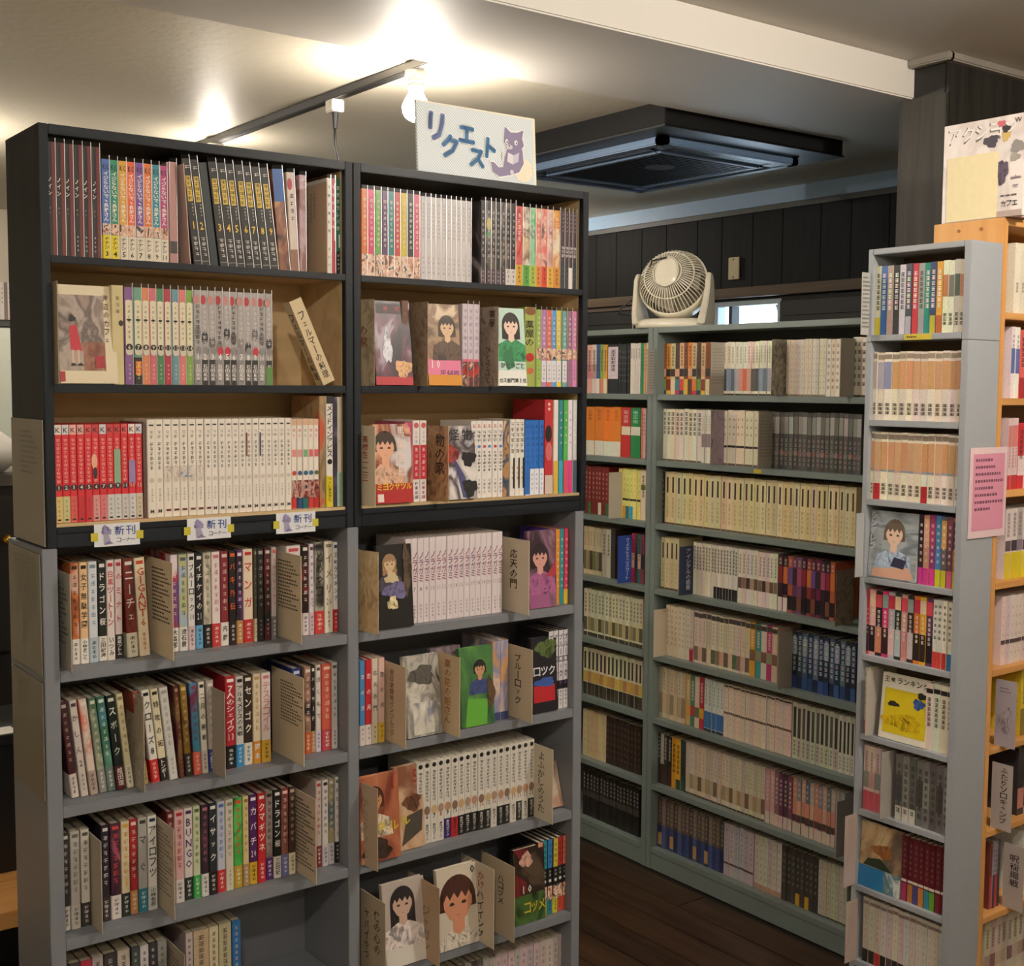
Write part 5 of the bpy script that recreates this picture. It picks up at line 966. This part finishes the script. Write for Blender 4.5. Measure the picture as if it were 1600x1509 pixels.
Wd(4, 1564, 1650, 13, ('e2cfc8', 'dcc8c2'), [(.30, .36, '4a3a38')], (.9, .1, 'b8a09a', .3), h=.17)
Wd(5, 1594, 1650, 5, ['d8c83a', 'c8b42f', '8a6a3a'], [(.0, .4, ['8a7a3a', 'd8c83a'])], h=.172); Wd(6, 1590, 1650, 6, ['3a3438', 'b0a8b4', '2a2a34', '8a3a3c'], [(.1, .4, ['c88a7a', '2a2430'])], h=.172)
Wd(7, 1546, 1562, 4, ['7a3a34', 'a8a0a4', '8a8a9a', '5a4a4a'], [(.0, .5, ['b83a3a', '3a3a4a'])], h=.17); Wd(7, 1598, 1650, 5, WD, h=.17); Wd(8, 1538, 1640, 12, ('cdbfae', 'c6b6a6'), [(.3, .5, ['b09a88', '8a6a64', 'c0ac9a'])], (.9, .6, '7a6a5c', .5), h=.172)
# half-seen lowest rows of the request bookcase and a far wall shelf
def Fr(z, *a, **k): srun('Y', DF + .034, z, *a, **k)
for a, b, c in ((99, 112, '3a3634'), (112, 128, '4a4644'), (129, 146, 'b8384c'), (147, 164, 'a8a29c'), (165, 184, '3c3836'), (186, 205, 'bdb4a4'), (208, 220, '45484c'), (221, 234, 'c8c4bc'), (235, 247, '38383a'), (248, 262, '8a8c8a'), (292, 303, 'b8b0ac'), (304, 328, 'b8a88c'), (329, 343, 'c8bca0'), (344, 363, 'b8a886'), (364, 377, '2f6a9a')):
    Fr(GZ[3], a, b, 1, c, [], (.95, .4, '5a5048' if sum(lin(c)) > .5 else 'b8b0a4', .34), 8, h=.174)
Fr(GZ[4], 690, 764, 8, ('6a6662', 'a8a09a', '4a4644'), [], (.95, .5, 'c8c0b8', .4)); Fr(GZ[4], 764.5, 893, 13, ('bcaeaa', 'c2b4b0'), [], (.92, .4, '8a7c7a', .4), h=.17)
for i in range(22):
    sbook((1.30 + i * .016, 6.02, CH + .285), (1, 0, 0), (0, -1, 0), .0155, .17, .12, random.choice(['e0dccc', 'd8d0bc', 'c8c0b0', '8a7a6a']), [], (.9, .4, '6a6458', .4), 4)
me = bpy.data.meshes.new('shelved_volumes'); me.from_pydata(SV, [], SF)
ca_ = me.color_attributes.new('ink', 'FLOAT_COLOR', 'CORNER'); ca_.data.foreach_set('color', [v for c in SCOL for _ in range(4) for v in (c[0], c[1], c[2], 1.0)])
mt, nt, b_, N_, L_ = node_mat('printed_spines'); at = N_.new('ShaderNodeVertexColor'); at.layer_name = 'ink'
tx = N_.new('ShaderNodeTexNoise'); tx.inputs['Scale'].default_value = 220; tx.inputs['Detail'].default_value = 3; mr_ = N_.new('ShaderNodeMapRange'); mr_.inputs[1].default_value = .3; mr_.inputs[2].default_value = .7; mr_.inputs[3].default_value = .9; mr_.inputs[4].default_value = 1.08
co_ = N_.new('ShaderNodeTexCoord'); L_.new(co_.outputs['Object'], tx.inputs['Vector']); L_.new(tx.outputs['Fac'], mr_.inputs[0])
hs_ = N_.new('ShaderNodeHueSaturation'); L_.new(at.outputs['Color'], hs_.inputs['Color']); L_.new(mr_.outputs[0], hs_.inputs['Value']); L_.new(hs_.outputs[0], b_.inputs['Base Color'])
b_.inputs['Roughness'].default_value = .42; b_.inputs['Coat Weight'].default_value = .2
me.materials.append(mt)
tag(link('shelved_volumes', me), 'rows of manga volumes filling the wall, narrow and wooden bookcases', 'books', None, 'stuff')

# ================================================================== CARDS AND COVERS ON THE OTHER BOOKCASES
def bcard(r, px, lb, col, h=.165, out=.03, inn=.05, L=(), pl=None):
    return card(px, (b_z[r], BX if pl is None else pl), lb, h, out, inn, col, L, mode='X')
GC = 'b4ab9b'
bcard(0, 1110, 'plain grey card beside the colourful volumes, top wall shelf', GC, L=[('l', .1, .9, .9, .2, 12, '9a9284')])
bcard(0, 1205, 'grey pictured card before the cream volumes, top wall shelf', PAT('5f594e', '8a8272', 'a89e8a'), .168)
bcard(0, 1312, 'plain grey card near the narrow bookcase, top wall shelf', GC)
bcard(1, 1110, 'mauve pictured card between white runs, second wall shelf', PAT('8a7480', 'a0909a', '7a6670'), .172)
bcard(1, 1184, 'grey card of small print before the dark run, second wall shelf', '9f9688', L=[('l', .1, .9, .9, .2, 12, '857d70')])
bcard(3, 1061, 'navy title card with white lettering, fourth wall shelf', '2c3656', .16, L=[('t', 'アイシテルの惑星', .5, .95, .1, .26, 'c8ccd8')])
bcard(3, 1305, 'brown pictured card after the dark volumes, fourth wall shelf', PAT('6a5a4c', '8f7d69', '7a6a58'), .16)
bcard(4, 1021, 'pale card against the shelf upright, fifth wall shelf', 'c4b49c', .16)
bcard(4, 1215, 'grey card before the navy run, fifth wall shelf', 'a59a8a', .17)
bcard(6, 1306, 'grey card near the narrow bookcase, seventh wall shelf', '99938a', .165)
bcard(0, 1011, 'grey printed card across the upright, top wall shelf', 'a29a90', .15, L=[('l', .1, .9, .95, .1, 14, '7d766c')])
bcard(2, 951, 'plain grey card between dark red and yellow volumes', GC, .16)
bcard(3, 965, 'bright blue title card with white lettering', '2c4c9c', .165, L=[('t', 'さよならミニスカート', .55, .95, .06, .3, 'c8d4ec')])
def ncard(r, px, lb, col, h=.165, out=.03, inn=.04, L=()): return card(px, (NZ[r], NXF), lb, h, out, inn, col, L, mode='X')
ncard(0, 1345, 'grey card of small print sticking out of the narrow bookcase top', 'a9a8a2', .152, .03, .008, [('l', .08, .95, .95, .1, 13, '77756f')])
ncard(3, 1336, 'clear plastic card sticking out beside the propped silver cover', 'a7aaa8', .16, .03, .008)
ncard(6, 1375, 'grey card between pink and grey volumes, narrow bookcase', 'a39c94', .168, .022, .04)
ncard(7, 1318, 'pinkish card sticking out beside the brown cover, narrow bookcase', 'b8a59c', .185, .045, .006, [('lv', .2, .8, .95, .1, 4, 'a8958c')])
ncard(8, 1320, 'pinkish card sticking out beside the lowest row, narrow bookcase', 'b3a096', .16, .04, .006, [('lv', .2, .8, .95, .1, 4, 'a38f85')])
ncard(5, 1352, 'grey card behind the yellow cover, narrow bookcase', 'b5aea2', .165, .012, .06)
def wcard(r, px, lb, L, col='b9b0ac', h=.165, out=.04):
    x = Xat(px, WY_ - out, WZ[r]); o = bx('divider_card', M(col, .6), x, x + .0013, WY_ - out, WY_ + .015, WZ[r] + CH + .0003, WZ[r] + CH + h, bevel=0); tag(o, lb, 'divider card')
    pr = Print(); shapes(pr, out + .015, h, L); pr.build('card_lettering', o, (0, out + .015, 0), (0, -1, 0), (0, 0, 1), (-1, 0, 0)); return o
wcard(5, 1585, 'lilac grey pictured card beside yellow volumes, wooden bookcase', [('l', .2, .9, .9, .8, 2, '7a6a74'), ('e', .5, .4, .35, .2, '9a9298')], 'a9a1a8')
wcard(6, 1579, 'grey title card with tall black lettering, wooden bookcase', [('t', 'ふたりソロキャンプ', .6, .95, .1, .34, '3a3434')], 'b2a8a2')
wcard(7, 1597, 'grey title card with four heavy characters, wooden bookcase', [('t', '呪術廻戦', .55, .85, .35, .5, '2f2a2a')], 'b0a59d')
NR = lambda i: (NZ[i], NXF + .012)
display('propped silver cover of a short haired figure in blue, narrow bookcase', 1354, 1431, NR(3), A_(['8a9298', 'a8b0b4', '707a80'], 8, (1, 1, 3)), [('fig', .52, .68, .17, '6a5a4c', 'e6c4ac', 'a8b8cc', .7), ('q', .16, .9, .1, .2, 'a8b8cc'), ('p', [(.1, .02), (.12, .14), (.85, .2), (.95, .08), (.9, .02)], 'd8a890'), ('p', [(.48, .2), (.55, .34), (.8, .3), (.75, .17)], '33304e'), ('t', 'シンデレラ', .09, .98, .42, .12, 'dcdcdc')], .166, .07, off=-.004, mode='X')
display('propped white cover with yellow field picture, narrow bookcase', 1372, 1446, NR(5), 'e4ddca', [('q', .08, .98, .1, .78, 'd9c01c'), ('e', .8, .62, .12, .08, '3f5a98'), ('e', .86, .75, .1, .05, '2a2422'), ('e', .28, .55, .12, .04, '2c2a26'), ('e', .5, .3, .4, .12, 'c4a516'), ('h', '王様ランキング', .04, .99, .91, .09, '24201e')], .162, .1, off=-.004, mode='X', t=.015)
display('propped brown cover with bright blue band, narrow bookcase', 1338, 1406, NR(7), A_(['6a5a50', 'a88a64', 'cfb48a', '4a4a44'], 10), [('q', 0, 1, 0, .33, '2a7ab0'), ('q', .6, 1, 0, .33, A_(['8ab0b8', '5a7a84', 'd0d4d0'], 30)), ('p', [(.1, .34), (.2, .45), (.5, .5), (.8, .34)], '2a3a2a'), ('e', .55, .62, .25, .1, '8a5a30')], .164, .06, off=-.004, mode='X')

# ================================================================== THINGS ON AND AROUND THE SHELVES
# request sign on top of the dark cabinet
STR, nt, b_, N_, L_ = node_mat('striped_paper'); co_ = N_.new('ShaderNodeTexCoord'); wv = N_.new('ShaderNodeTexWave'); wv.wave_type = 'BANDS'; wv.bands_direction = 'DIAGONAL'
mp_ = N_.new('ShaderNodeMapping'); mp_.inputs['Scale'].default_value = (1, 0, 1); wv.inputs['Scale'].default_value = 95; L_.new(co_.outputs['Object'], mp_.inputs['Vector']); L_.new(mp_.outputs[0], wv.inputs['Vector'])
rp = N_.new('ShaderNodeValToRGB'); rp.color_ramp.elements[0].color = lin('b9c6cf') + (1,); rp.color_ramp.elements[1].color = lin('e6eaea') + (1,); rp.color_ramp.elements[0].position = .35; rp.color_ramp.elements[1].position = .6
L_.new(wv.outputs['Fac'], rp.inputs[0]); L_.new(rp.outputs[0], b_.inputs['Base Color']); b_.inputs['Roughness'].default_value = .5
SY = 2.150; sx0, sx1 = Xat(653, SY, Z1T), Xat(838, SY, Z1T); sh = .151; sw = sx1 - sx0
sg = link('request_sign', None, None, (sx0, SY, Z1T + CH + .0002), (-.06, 0, 0)); tag(sg, 'striped white sign with blue handwritten lettering and purple cat', 'sign')
bm = bmesh.new(); box(bm, 0, sw, 0, .006, 0, sh); link('sign_board', to_mesh('sign_board', bm, STR, bevel=.001), sg)
bx('border_strip', M('e8e2c8', .5), sw - .006, sw + .0006, -.0004, .0064, 0, sh, sg, 0); bx('border_strip', M('e8e2d0', .5), 0, sw, -.0004, .0064, sh - .0035, sh + .0004, sg, 0)
pr = Print()
LET = (('リ', .155, .68, .165, -.1, '7c96d0'), ('ク', .262, .44, .14, -.1, '4f94d0'), ('エ', .405, .63, .125, -.04, '4f98d2'), ('ス', .485, .33, .118, -.04, '4f94ce'), ('ト', .605, .49, .12, -.12, '4a98d0'))
for ch, x, y, s_, rt, c in LET:
    pr.n += 1
    for k in range(10):
        an = k * .628; pr.glyph(ch, x * sw + .0048 * math.cos(an), y * sh + .0048 * math.sin(an), s_ * sw, s_ * sw * 1.12, 'f2f2ee', rt)
for ch, x, y, s_, rt, c in LET:
    pr.n += 1
    for k in range(8): pr.glyph(ch, x * sw + .0019 * math.cos(k * .785), y * sh + .0019 * math.sin(k * .785), s_ * sw, s_ * sw * 1.12, c, rt)
pr.build('sign_lettering', sg, (0, 0, 0), (1, 0, 0), (0, 0, 1), (0, -1, 0), first=.0006)
pr = Print(); CW, CP, CD = 'f0efec', '7d6f92', '5a4d70'
def cat(k, c):
    S = lambda pts: [((.775 + (x - .5) * .36) * sw, (.47 + (y - .5) * .80) * sh) for x, y in pts]
    g = .02 * k
    pr.poly(S([(.38 - g, .95 + g * 1.5), (.52, .86 + g), (.68, .87 + g), (.84 + g, .93 + g), (.80 + g, .78), (.84 + g, .66), (.74, .54 - g), (.48 - g, .55 - g), (.34 - g, .68)]), c)
    pr.poly(S([(.42 - g, .56), (.8 + g, .58), (.82 + g, .34), (.70, .18 - g), (.44, .10 - g), (.30 - g, .2), (.36, .4)]), c)
    pr.poly(S([(.42, .10 - g), (.22, .06 - g), (.05 - g, .14), (.02 - g, .30 + g), (.10, .30 + g), (.2, .22), (.36, .24)]), c)
pr.ell(.885 * sw, .25 * sh, .085 * sw, .17 * sh, 'eadfc4'); cat(1, CW); cat(0, CP)
for ex in (.745, .825): pr.ell(ex * sw, .62 * sh, .014 * sw, .035 * sh, CW); pr.ell(ex * sw + .001, .615 * sh, .006 * sw, .018 * sh, '3a3048')
pr.ell(.765 * sw, .55 * sh, .03 * sw, .035 * sh, 'c9c2cf'); pr.ell(.765 * sw, .565 * sh, .007 * sw, .012 * sh, '3a3048')
pr.poly([(.74 * sw, .34 * sh), (.79 * sw, .31 * sh), (.80 * sw, .44 * sh), (.75 * sw, .47 * sh)], 'd9d5dc'); pr.poly([(.79 * sw, .31 * sh), (.84 * sw, .36 * sh), (.85 * sw, .49 * sh), (.80 * sw, .44 * sh)], 'c3bccb')
pr.ell(.78 * sw, .2 * sh, .018 * sw, .035 * sh, 'c9c2cf'); pr.rect(.70 * sw, .708 * sw, .36 * sh, .46 * sh, 'd8c8a8')
pr.build('cat_drawing', sg, (0, 0, 0), (1, 0, 0), (0, 0, 1), (0, -1, 0), first=.0006)
# new-release tags on the cabinet's bottom edge
for i, (a, b, lb) in enumerate(((147, 218, 'white new-release tag below the red volumes'), (292, 360, 'white new-release tag below the middle of the white run'), (431, 492, 'white new-release tag below the dotted volumes by the divider'))):
    x0, x1 = Xat(a, DF, Z3B), Xat(b, DF, Z3B); W_, H_ = x1 - x0, .0385
    o = bx('shelf_tag', M('dfe0e4', .5), x0, x1, DF - .0022, DF - .0006, Z3 - .0425 + CH, Z3 - .004 + CH, bevel=0); tag(o, lb, 'shelf tag', 'new-release tags')
    pr = Print(); shapes(pr, W_, H_, [('h', '新刊', .42, .92, .68, .42, '3f5694'), ('h', 'コーナー', .48, .9, .26, .2, '6a6a78'), ('e', .25, .72, .1, .2, '8d84a8'), ('e', .31, .62, .05, .12, '8d84a8'), ('p', [(.2, .55), (.3, .55), (.36, .2), (.2, .12)], 'a79fb8'), ('p', [(.3, .25), (.42, .12), (.2, .08)], '7d7498')]); pr.build('tag_lettering', o, (0, 0, 0), (1, 0, 0), (0, 0, 1), (0, -1, 0))
    for xa, xb in ((-.006, .006), (W_ - .006, W_ + .006)): bx('tape', M('c9bd3a', .5), xa, xb, -.0006, -.0001, .010, .024, o, 0)
# sheets taped on the outer side of the request bookcase
for z0, z1, lb, c in ((-.272, -.062, 'grey sheet in clear film on the dark cabinet side', '8d8778'), (-.487, -.284, 'printed grey sheet below it on the grey bookcase side', '857f70'), (-.70, -.50, 'plain grey sheet low on the grey bookcase side', '827b6c')):
    xs_ = XA - .0012 if z1 > Z3B + .1 else .6018
    o = bx('notice_sheet', M(c, .45, .2), xs_ - .0018, xs_, DF + .004, DF + .186, z0 + CH, z1 + CH, bevel=0); tag(o, lb, 'notice')
    pr = Print(); shapes(pr, .182, z1 - z0, [('l', .3, .85, .92, .55, 9, '736d5f')] if z0 > -.3 else ([('lv', .2, .9, .95, .2, 10, '746e60')] if z0 > -.49 else [('lv', .2, .6, .95, .6, 4, '78715f')])); pr.build('sheet_lettering', o, (0, .182, 0), (0, -1, 0), (0, 0, 1), (-1, 0, 0))
# pink notice and yellow strip on the narrow bookcase
a_, c_ = onY(1517, 700, NY0 - .003), onY(1567, 836, NY0 - .003)
o = bx('pink_notice', M('dfc3c6', .5, .15), a_[0], c_[0] + .006, NY0 - .0035, NY0 - .0015, c_[2] + CH, a_[2] + CH, bevel=0); tag(o, 'pink printed notice taped on the narrow bookcase side', 'notice'); W_, H_ = c_[0] + .006 - a_[0], a_[2] - c_[2]
pr = Print(); shapes(pr, W_, H_, [('q', .08, .93, .08, .93, 'd68fa6'), ('l', .14, .9, .9, .28, 8, '7a4a5e')]); pr.build('notice_lettering', o, (0, 0, 0), (1, 0, 0), (0, 0, 1), (0, -1, 0))
ya, yb = Yat(1413, NXF, NZ[0]), Yat(1456, NXF, NZ[0])
o = bx('shelf_label', M('cdb93a', .5), NXF - .0012, NXF - .0004, yb, ya, NZ[0] - .0145 + CH, NZ[0] - .0005 + CH, bevel=0); tag(o, 'yellow label strip on the top shelf edge of the narrow bookcase', 'shelf label')
pr = Print(); shapes(pr, ya - yb, .014, [('l', .1, .7, .8, .2, 1, '4a4220')]); pr.build('label_lettering', o, (0, ya - yb, 0), (0, -1, 0), (0, 0, 1), (-1, 0, 0))
ya, yb = Yat(1178, BX, b_z[1]), Yat(1190, BX, b_z[1])
o = bx('shelf_label', M('c2a836', .5), BX - .001, BX - .0003, yb, ya, b_z[1] - .016 + CH, b_z[1] - .004 + CH, bevel=0); tag(o, 'small yellow sticker on the second wall shelf edge', 'shelf label')
# magazines standing on the wooden bookcase
MY0, MY1, MZ = 1.658, 1.850, .3990
for i, (x0, x1, c, lb) in enumerate(((2.6905, 2.711, 'd9d0ca', 'thick pale magazine with metallic title facing the grey bookcases'), (2.712, 2.73, 'd8a0b8', 'thick magazine with pink edges behind the pale one'), (2.731, 2.752, 'c8b0a0', 'thick magazine with tan edges, third on the wooden bookcase'))):
    o = root('magazine', (x0, MY0 - (.02 if i == 0 else 0), MZ + CH), lb, 'magazine', 'magazines on the wooden bookcase'); d = MY1 - MY0 + (.02 if i == 0 else 0); h = .233 - .004 * i; t = x1 - x0
    bx('cover', A_([('e0d6d0', 'cfc2bc', 'd8d0cc'), ('e0a0bc', 'd86aa0', 'e8c8d4'), ('d8a070', 'e0c8b0', 'c87a50')][i], 12), 0, .001, 0, d, 0, h, o, 0); bx('cover', P(c), t - .001, t, 0, d, 0, h, o, 0); bx('page_block', M('d8b8b4' if i else 'd9cfc6', .8), .001, t - .001, .001, d - .001, .0005, h - .001, o, 0)
    if i == 0:
        pr = Print(); shapes(pr, d, h, [('h', 'アクション', .045, .895, .865, .17, '6a6058'), ('h', 'アクション', .06, .91, .878, .14, 'e6e0da'), ('e', .72, .93, .05, .03, 'c8606a'), ('h', 'W', .86, .98, .94, .07, '2f2a2a'), ('e', .6, .77, .09, .06, '3c3440'), ('e', .78, .8, .05, .05, 'c8a860'), ('e', .78, .87, .05, .035, '2a2422'), ('e', .93, .68, .09, .06, '8a8480'), ('e', .9, .58, .06, .04, '9a958a'), ('e', .75, .45, .07, .12, '4c3f52'), ('h', '害', .84, .99, .34, .12, '8d7a80'), ('l', .74, .98, .23, .19, 1, '5a5054'), ('h', 'カフェ', .74, .95, .13, .06, '2a2424'), ('q', .7, 1, .0, .06, 'a8958c')]); pr.build('cover_print', o, (0, d, 0), (0, -1, 0), (0, 0, 1), (-1, 0, 0))
o = bx('blank_paper', M('e2d4a8', .6), 2.6888, 2.6899, 1.702, 1.838, .4005 + CH, .553 + CH, bevel=0); tag(o, 'blank pale yellow sheet taped over the pale magazine', 'paper')

# ---- circulator fan on the wall bookcase
FO = Vector((2.985, 3.085, BZT + CH)); ax = Vector((-.80, -.48, .36)).normalized()
fan = root('desk_fan', FO, 'cream round circulator fan standing on the grey wall bookcase', 'fan')
IV = M('ddd6c2', .35, .15); az = math.atan2(ax.y, ax.x)
Rz = Matrix.Rotation(az, 4, 'Z')
RF = .115; fc = Vector((0, 0, .150))
# base: stadium foot with a raised collar
bm = bmesh.new(); n = 32
def ring(z, rx, ry, x0=0): return [bm.verts.new(Rz @ Vector((x0 + rx * math.copysign(abs(math.cos(t)) ** .6, math.cos(t)), ry * math.copysign(abs(math.sin(t)) ** .6, math.sin(t)), z))) for t in (2 * math.pi * i / n for i in range(n))]
rs = [ring(0, .092, .122), ring(.012, .094, .125), ring(.024, .09, .12), ring(.032, .07, .1)]
for A, Bq in zip(rs, rs[1:]):
    for i in range(n): bm.faces.new((A[i], A[(i + 1) % n], Bq[(i + 1) % n], Bq[i]))
bm.faces.new(rs[0][::-1]); bm.faces.new(rs[-1]); link('base', to_mesh('base', bm, IV, smooth=True), fan)
# two yoke arms rising beside the drum
for s in (-1, 1):
    bm = bmesh.new(); prev = None
    for z, y, hw, th in ((.012, .112, .088, .012), (.05, .119, .078, .010), (.09, .122, .058, .009), (.13, .124, .044, .008), (.165, .124, .034, .008), (.185, .122, .018, .007)):
        cur = [bm.verts.new(Rz @ Vector((dx, s * (y + dy), z))) for dx, dy in ((-hw, -th), (hw, -th), (hw * .8, th), (-hw * .8, th))]
        if prev:
            for i in range(4): bm.faces.new((prev[i], prev[(i + 1) % 4], cur[(i + 1) % 4], cur[i]))
        else: bm.faces.new(cur[::-1])
        prev = cur
    bm.faces.new(prev); bmesh.ops.recalc_face_normals(bm, faces=bm.faces[:]); link('yoke_arm', to_mesh('yoke_arm', bm, IV, bevel=.003), fan)
head = link('drum', None, fan, fc); head.rotation_mode = 'QUATERNION'; head.rotation_quaternion = ax.to_track_quat('Z', 'Y')
bm = bmesh.new(); n = 40; prof = [(.088, -.075), (.112, -.055), (.118, -.01), (.1185, .012), (.113, .014), (.112, -.01), (.104, -.05)]
rs = [[bm.verts.new((r * math.cos(t), r * math.sin(t), z)) for t in (2 * math.pi * i / n for i in range(n))] for r, z in prof]
for A, Bq in zip(rs, rs[1:] + rs[:1]):
    for i in range(n): bm.faces.new((A[i], A[(i + 1) % n], Bq[(i + 1) % n], Bq[i]))
bmesh.ops.recalc_face_normals(bm, faces=bm.faces[:]); dm = to_mesh('drum', bm, IV, smooth=True)
o = link('shroud', dm, fan, fc); o.rotation_mode = 'QUATERNION'; o.rotation_quaternion = head.rotation_quaternion; bpy.data.objects.remove(head)
def fpart(nm, me): q = link(nm, me, fan, fc); q.rotation_mode = 'QUATERNION'; q.rotation_quaternion = o.rotation_quaternion; return q
# domed guard: curved ribs from rim to hub
dome = [(.113 * math.cos(a), .012 + .085 * math.sin(a)) for a in (i * .2 for i in range(7))]
bm = bmesh.new(); prev = None
for r, z in dome:
    cur = [bm.verts.new((r, dy, z + dz)) for dy, dz in ((-.0016, 0), (.0016, 0), (.0016, -.004), (-.0016, -.004))]
    if prev:
        for i in range(4): bm.faces.new((prev[i], prev[(i + 1) % 4], cur[(i + 1) % 4], cur[i]))
    prev = cur
bmesh.ops.recalc_face_normals(bm, faces=bm.faces[:]); rib = to_mesh('guard_rib', bm, IV)
for k in range(54): q = fpart('guard_rib', rib); q.rotation_quaternion = o.rotation_quaternion @ Matrix.Rotation(k * 2 * math.pi / 54, 3, 'Z').to_quaternion()
bm = bmesh.new(); n = 32
for r0, z0, w_ in ((.085, .067, .003), (.048, .0925, .004)):
    A = [[bm.verts.new(((r0 + dr) * math.cos(t), (r0 + dr) * math.sin(t), z0 + dz)) for t in (2 * math.pi * i / n for i in range(n))] for dr, dz in ((-w_, 0), (0, .002), (w_, 0), (0, -.003))]
    for a, b in zip(A, A[1:] + A[:1]):
        for i in range(n): bm.faces.new((a[i], a[(i + 1) % n], b[(i + 1) % n], b[i]))
bmesh.ops.recalc_face_normals(bm, faces=bm.faces[:]); fpart('guard_ring', to_mesh('guard_ring', bm, IV, smooth=True))
bm = bmesh.new(); rs = [[bm.verts.new((r * math.cos(t), r * 1.35 * math.sin(t), z)) for t in (2 * math.pi * i / n for i in range(n))] for r, z in ((.04, .088), (.041, .1), (.034, .105))]
for A, Bq in zip(rs, rs[1:]):
    for i in range(n): bm.faces.new((A[i], A[(i + 1) % n], Bq[(i + 1) % n], Bq[i]))
bm.faces.new(rs[-1]); bm.faces.new(rs[0][::-1]); fpart('hub_cap', to_mesh('hub_cap', bm, IV, smooth=False))
bm = bmesh.new()                                     # three blades inside
for k in range(3):
    a0 = k * 2.094; pts = [(.02, a0, .0), (.1, a0 - .35, .02), (.1, a0 + .55, -.02), (.02, a0 + .9, -.01)]; bm.faces.new([bm.verts.new((r * math.cos(a), r * math.sin(a), z)) for r, a, z in pts])
g = bmesh.ops.extrude_face_region(bm, geom=bm.faces[:]); bmesh.ops.translate(bm, verts=[v for v in g['geom'] if isinstance(v, bmesh.types.BMVert)], vec=(0, 0, .002)); bmesh.ops.recalc_face_normals(bm, faces=bm.faces[:])
fpart('blade', to_mesh('blade', bm, M('a89f8c', .5)))
bm = bmesh.new(); cyl(bm, (0, 0, -.074), (0, 0, -.06), .088, seg=32); fpart('front_disc', to_mesh('front_disc', bm, M('8f8674', .5)))
hp = fc + ax * .1
tube('power_cord', [hp + Vector((0, .0, .045)), hp + Vector((-.02, .05, .035)), hp + Vector((.02, .11, .005)), (.05, .25, .12), (.25, .55, .10), (.6, .95, .11), (1.0, 1.25, .13)], .0028, M('15130f', .5), fan)

# ---- what shows past the outer side of the request bookcase
o = root('wall_shelf', (1.0, 6.0, CH + .262), 'black wall shelf of pale volumes on the far cream wall', 'shelf'); bx('shelf_board', M('1a1715', .5), 0, .75, 0, .25, 0, .022, o); bx('bracket', M('1a1715', .5), .1, .12, .02, .25, -.12, 0, o); bx('bracket', M('1a1715', .5), .6, .62, .02, .25, -.12, 0, o)
o = root('storage_cupboard', (.75, 5.0, 0), 'tall pale green cupboard behind the request bookcase', 'cupboard'); PG = M('a9aea0', .4)
bx('body', PG, 0, .8, .02, .5, 0, 1.86, o); bx('door', PG, .004, .398, 0, .0195, .05, 1.855, o); bx('door', PG, .402, .796, 0, .0195, .05, 1.855, o); bx('top_edge', M('26221e', .5), -.005, .805, -.005, .5, 1.8605, 1.88, o)
o = root('drawer_cabinet', (.55, 3.5, 0), 'black drawer cabinet with a brass knob behind the request bookcase', 'cabinet'); BD = M('1c1b1b', .4)
bx('body', BD, 0, .62, .02, .45, 0, 1.37, o); bx('top_board', M('4a4640', .45), -.01, .63, 0, .46, 1.3705, 1.40, o)
d_ = bx('drawer', M('232120', .38), .012, .608, .004, .0195, .92, 1.345, o)
bm = bmesh.new(); bmesh.ops.create_uvsphere(bm, u_segments=14, v_segments=8, radius=.014); link('knob', to_mesh('knob', bm, M('c8963c', .25, 0, .9), smooth=True), d_, (.352, -.012, .306))
bx('door', M('211f1e', .38), .012, .308, .004, .0195, .05, .91, o); bx('door', M('211f1e', .38), .312, .608, .004, .0195, .05, .91, o)
bm = bmesh.new(); bmesh.ops.create_uvsphere(bm, u_segments=24, v_segments=14, radius=1)
for v in bm.verts:
    v.co.x *= .13; v.co.y *= .09; v.co.z = max(-.055, v.co.z * .06 * (1 + .25 * math.sin(v.co.x * 30) * math.cos(v.co.y * 40)))
tag(link('white_bag', to_mesh('white_bag', bm, M('d9d6d0', .6), smooth=True), None, (.86, 3.62, 1.456)), 'white crumpled bag lying on the black drawer cabinet', 'bag')
o = root('storage_box', (.70, 2.86, .552), 'black storage box on the wooden platform', 'box'); bx('body', M('161616', .4), 0, .30, 0, .26, 0, .29, o); bx('lid', M('1b1b1b', .35), -.006, .306, -.006, .266, .2905, .315, o); bx('label', M('d8d4cc', .5), .0, .06, .0, .06, .3155, .3165, o, 0)
o = root('wooden_platform', (-.1, 2.64, 0), 'low honey coloured wooden platform beside the request bookcase', 'platform')
for i in range(4): bx('plank', OAKH, 0, 1.15, i * .17, i * .17 + .168, .515, .5515, o)
for x0 in (.02, 1.07): bx('leg', OAK, x0, x0 + .05, .02, .62, 0, .5148, o)
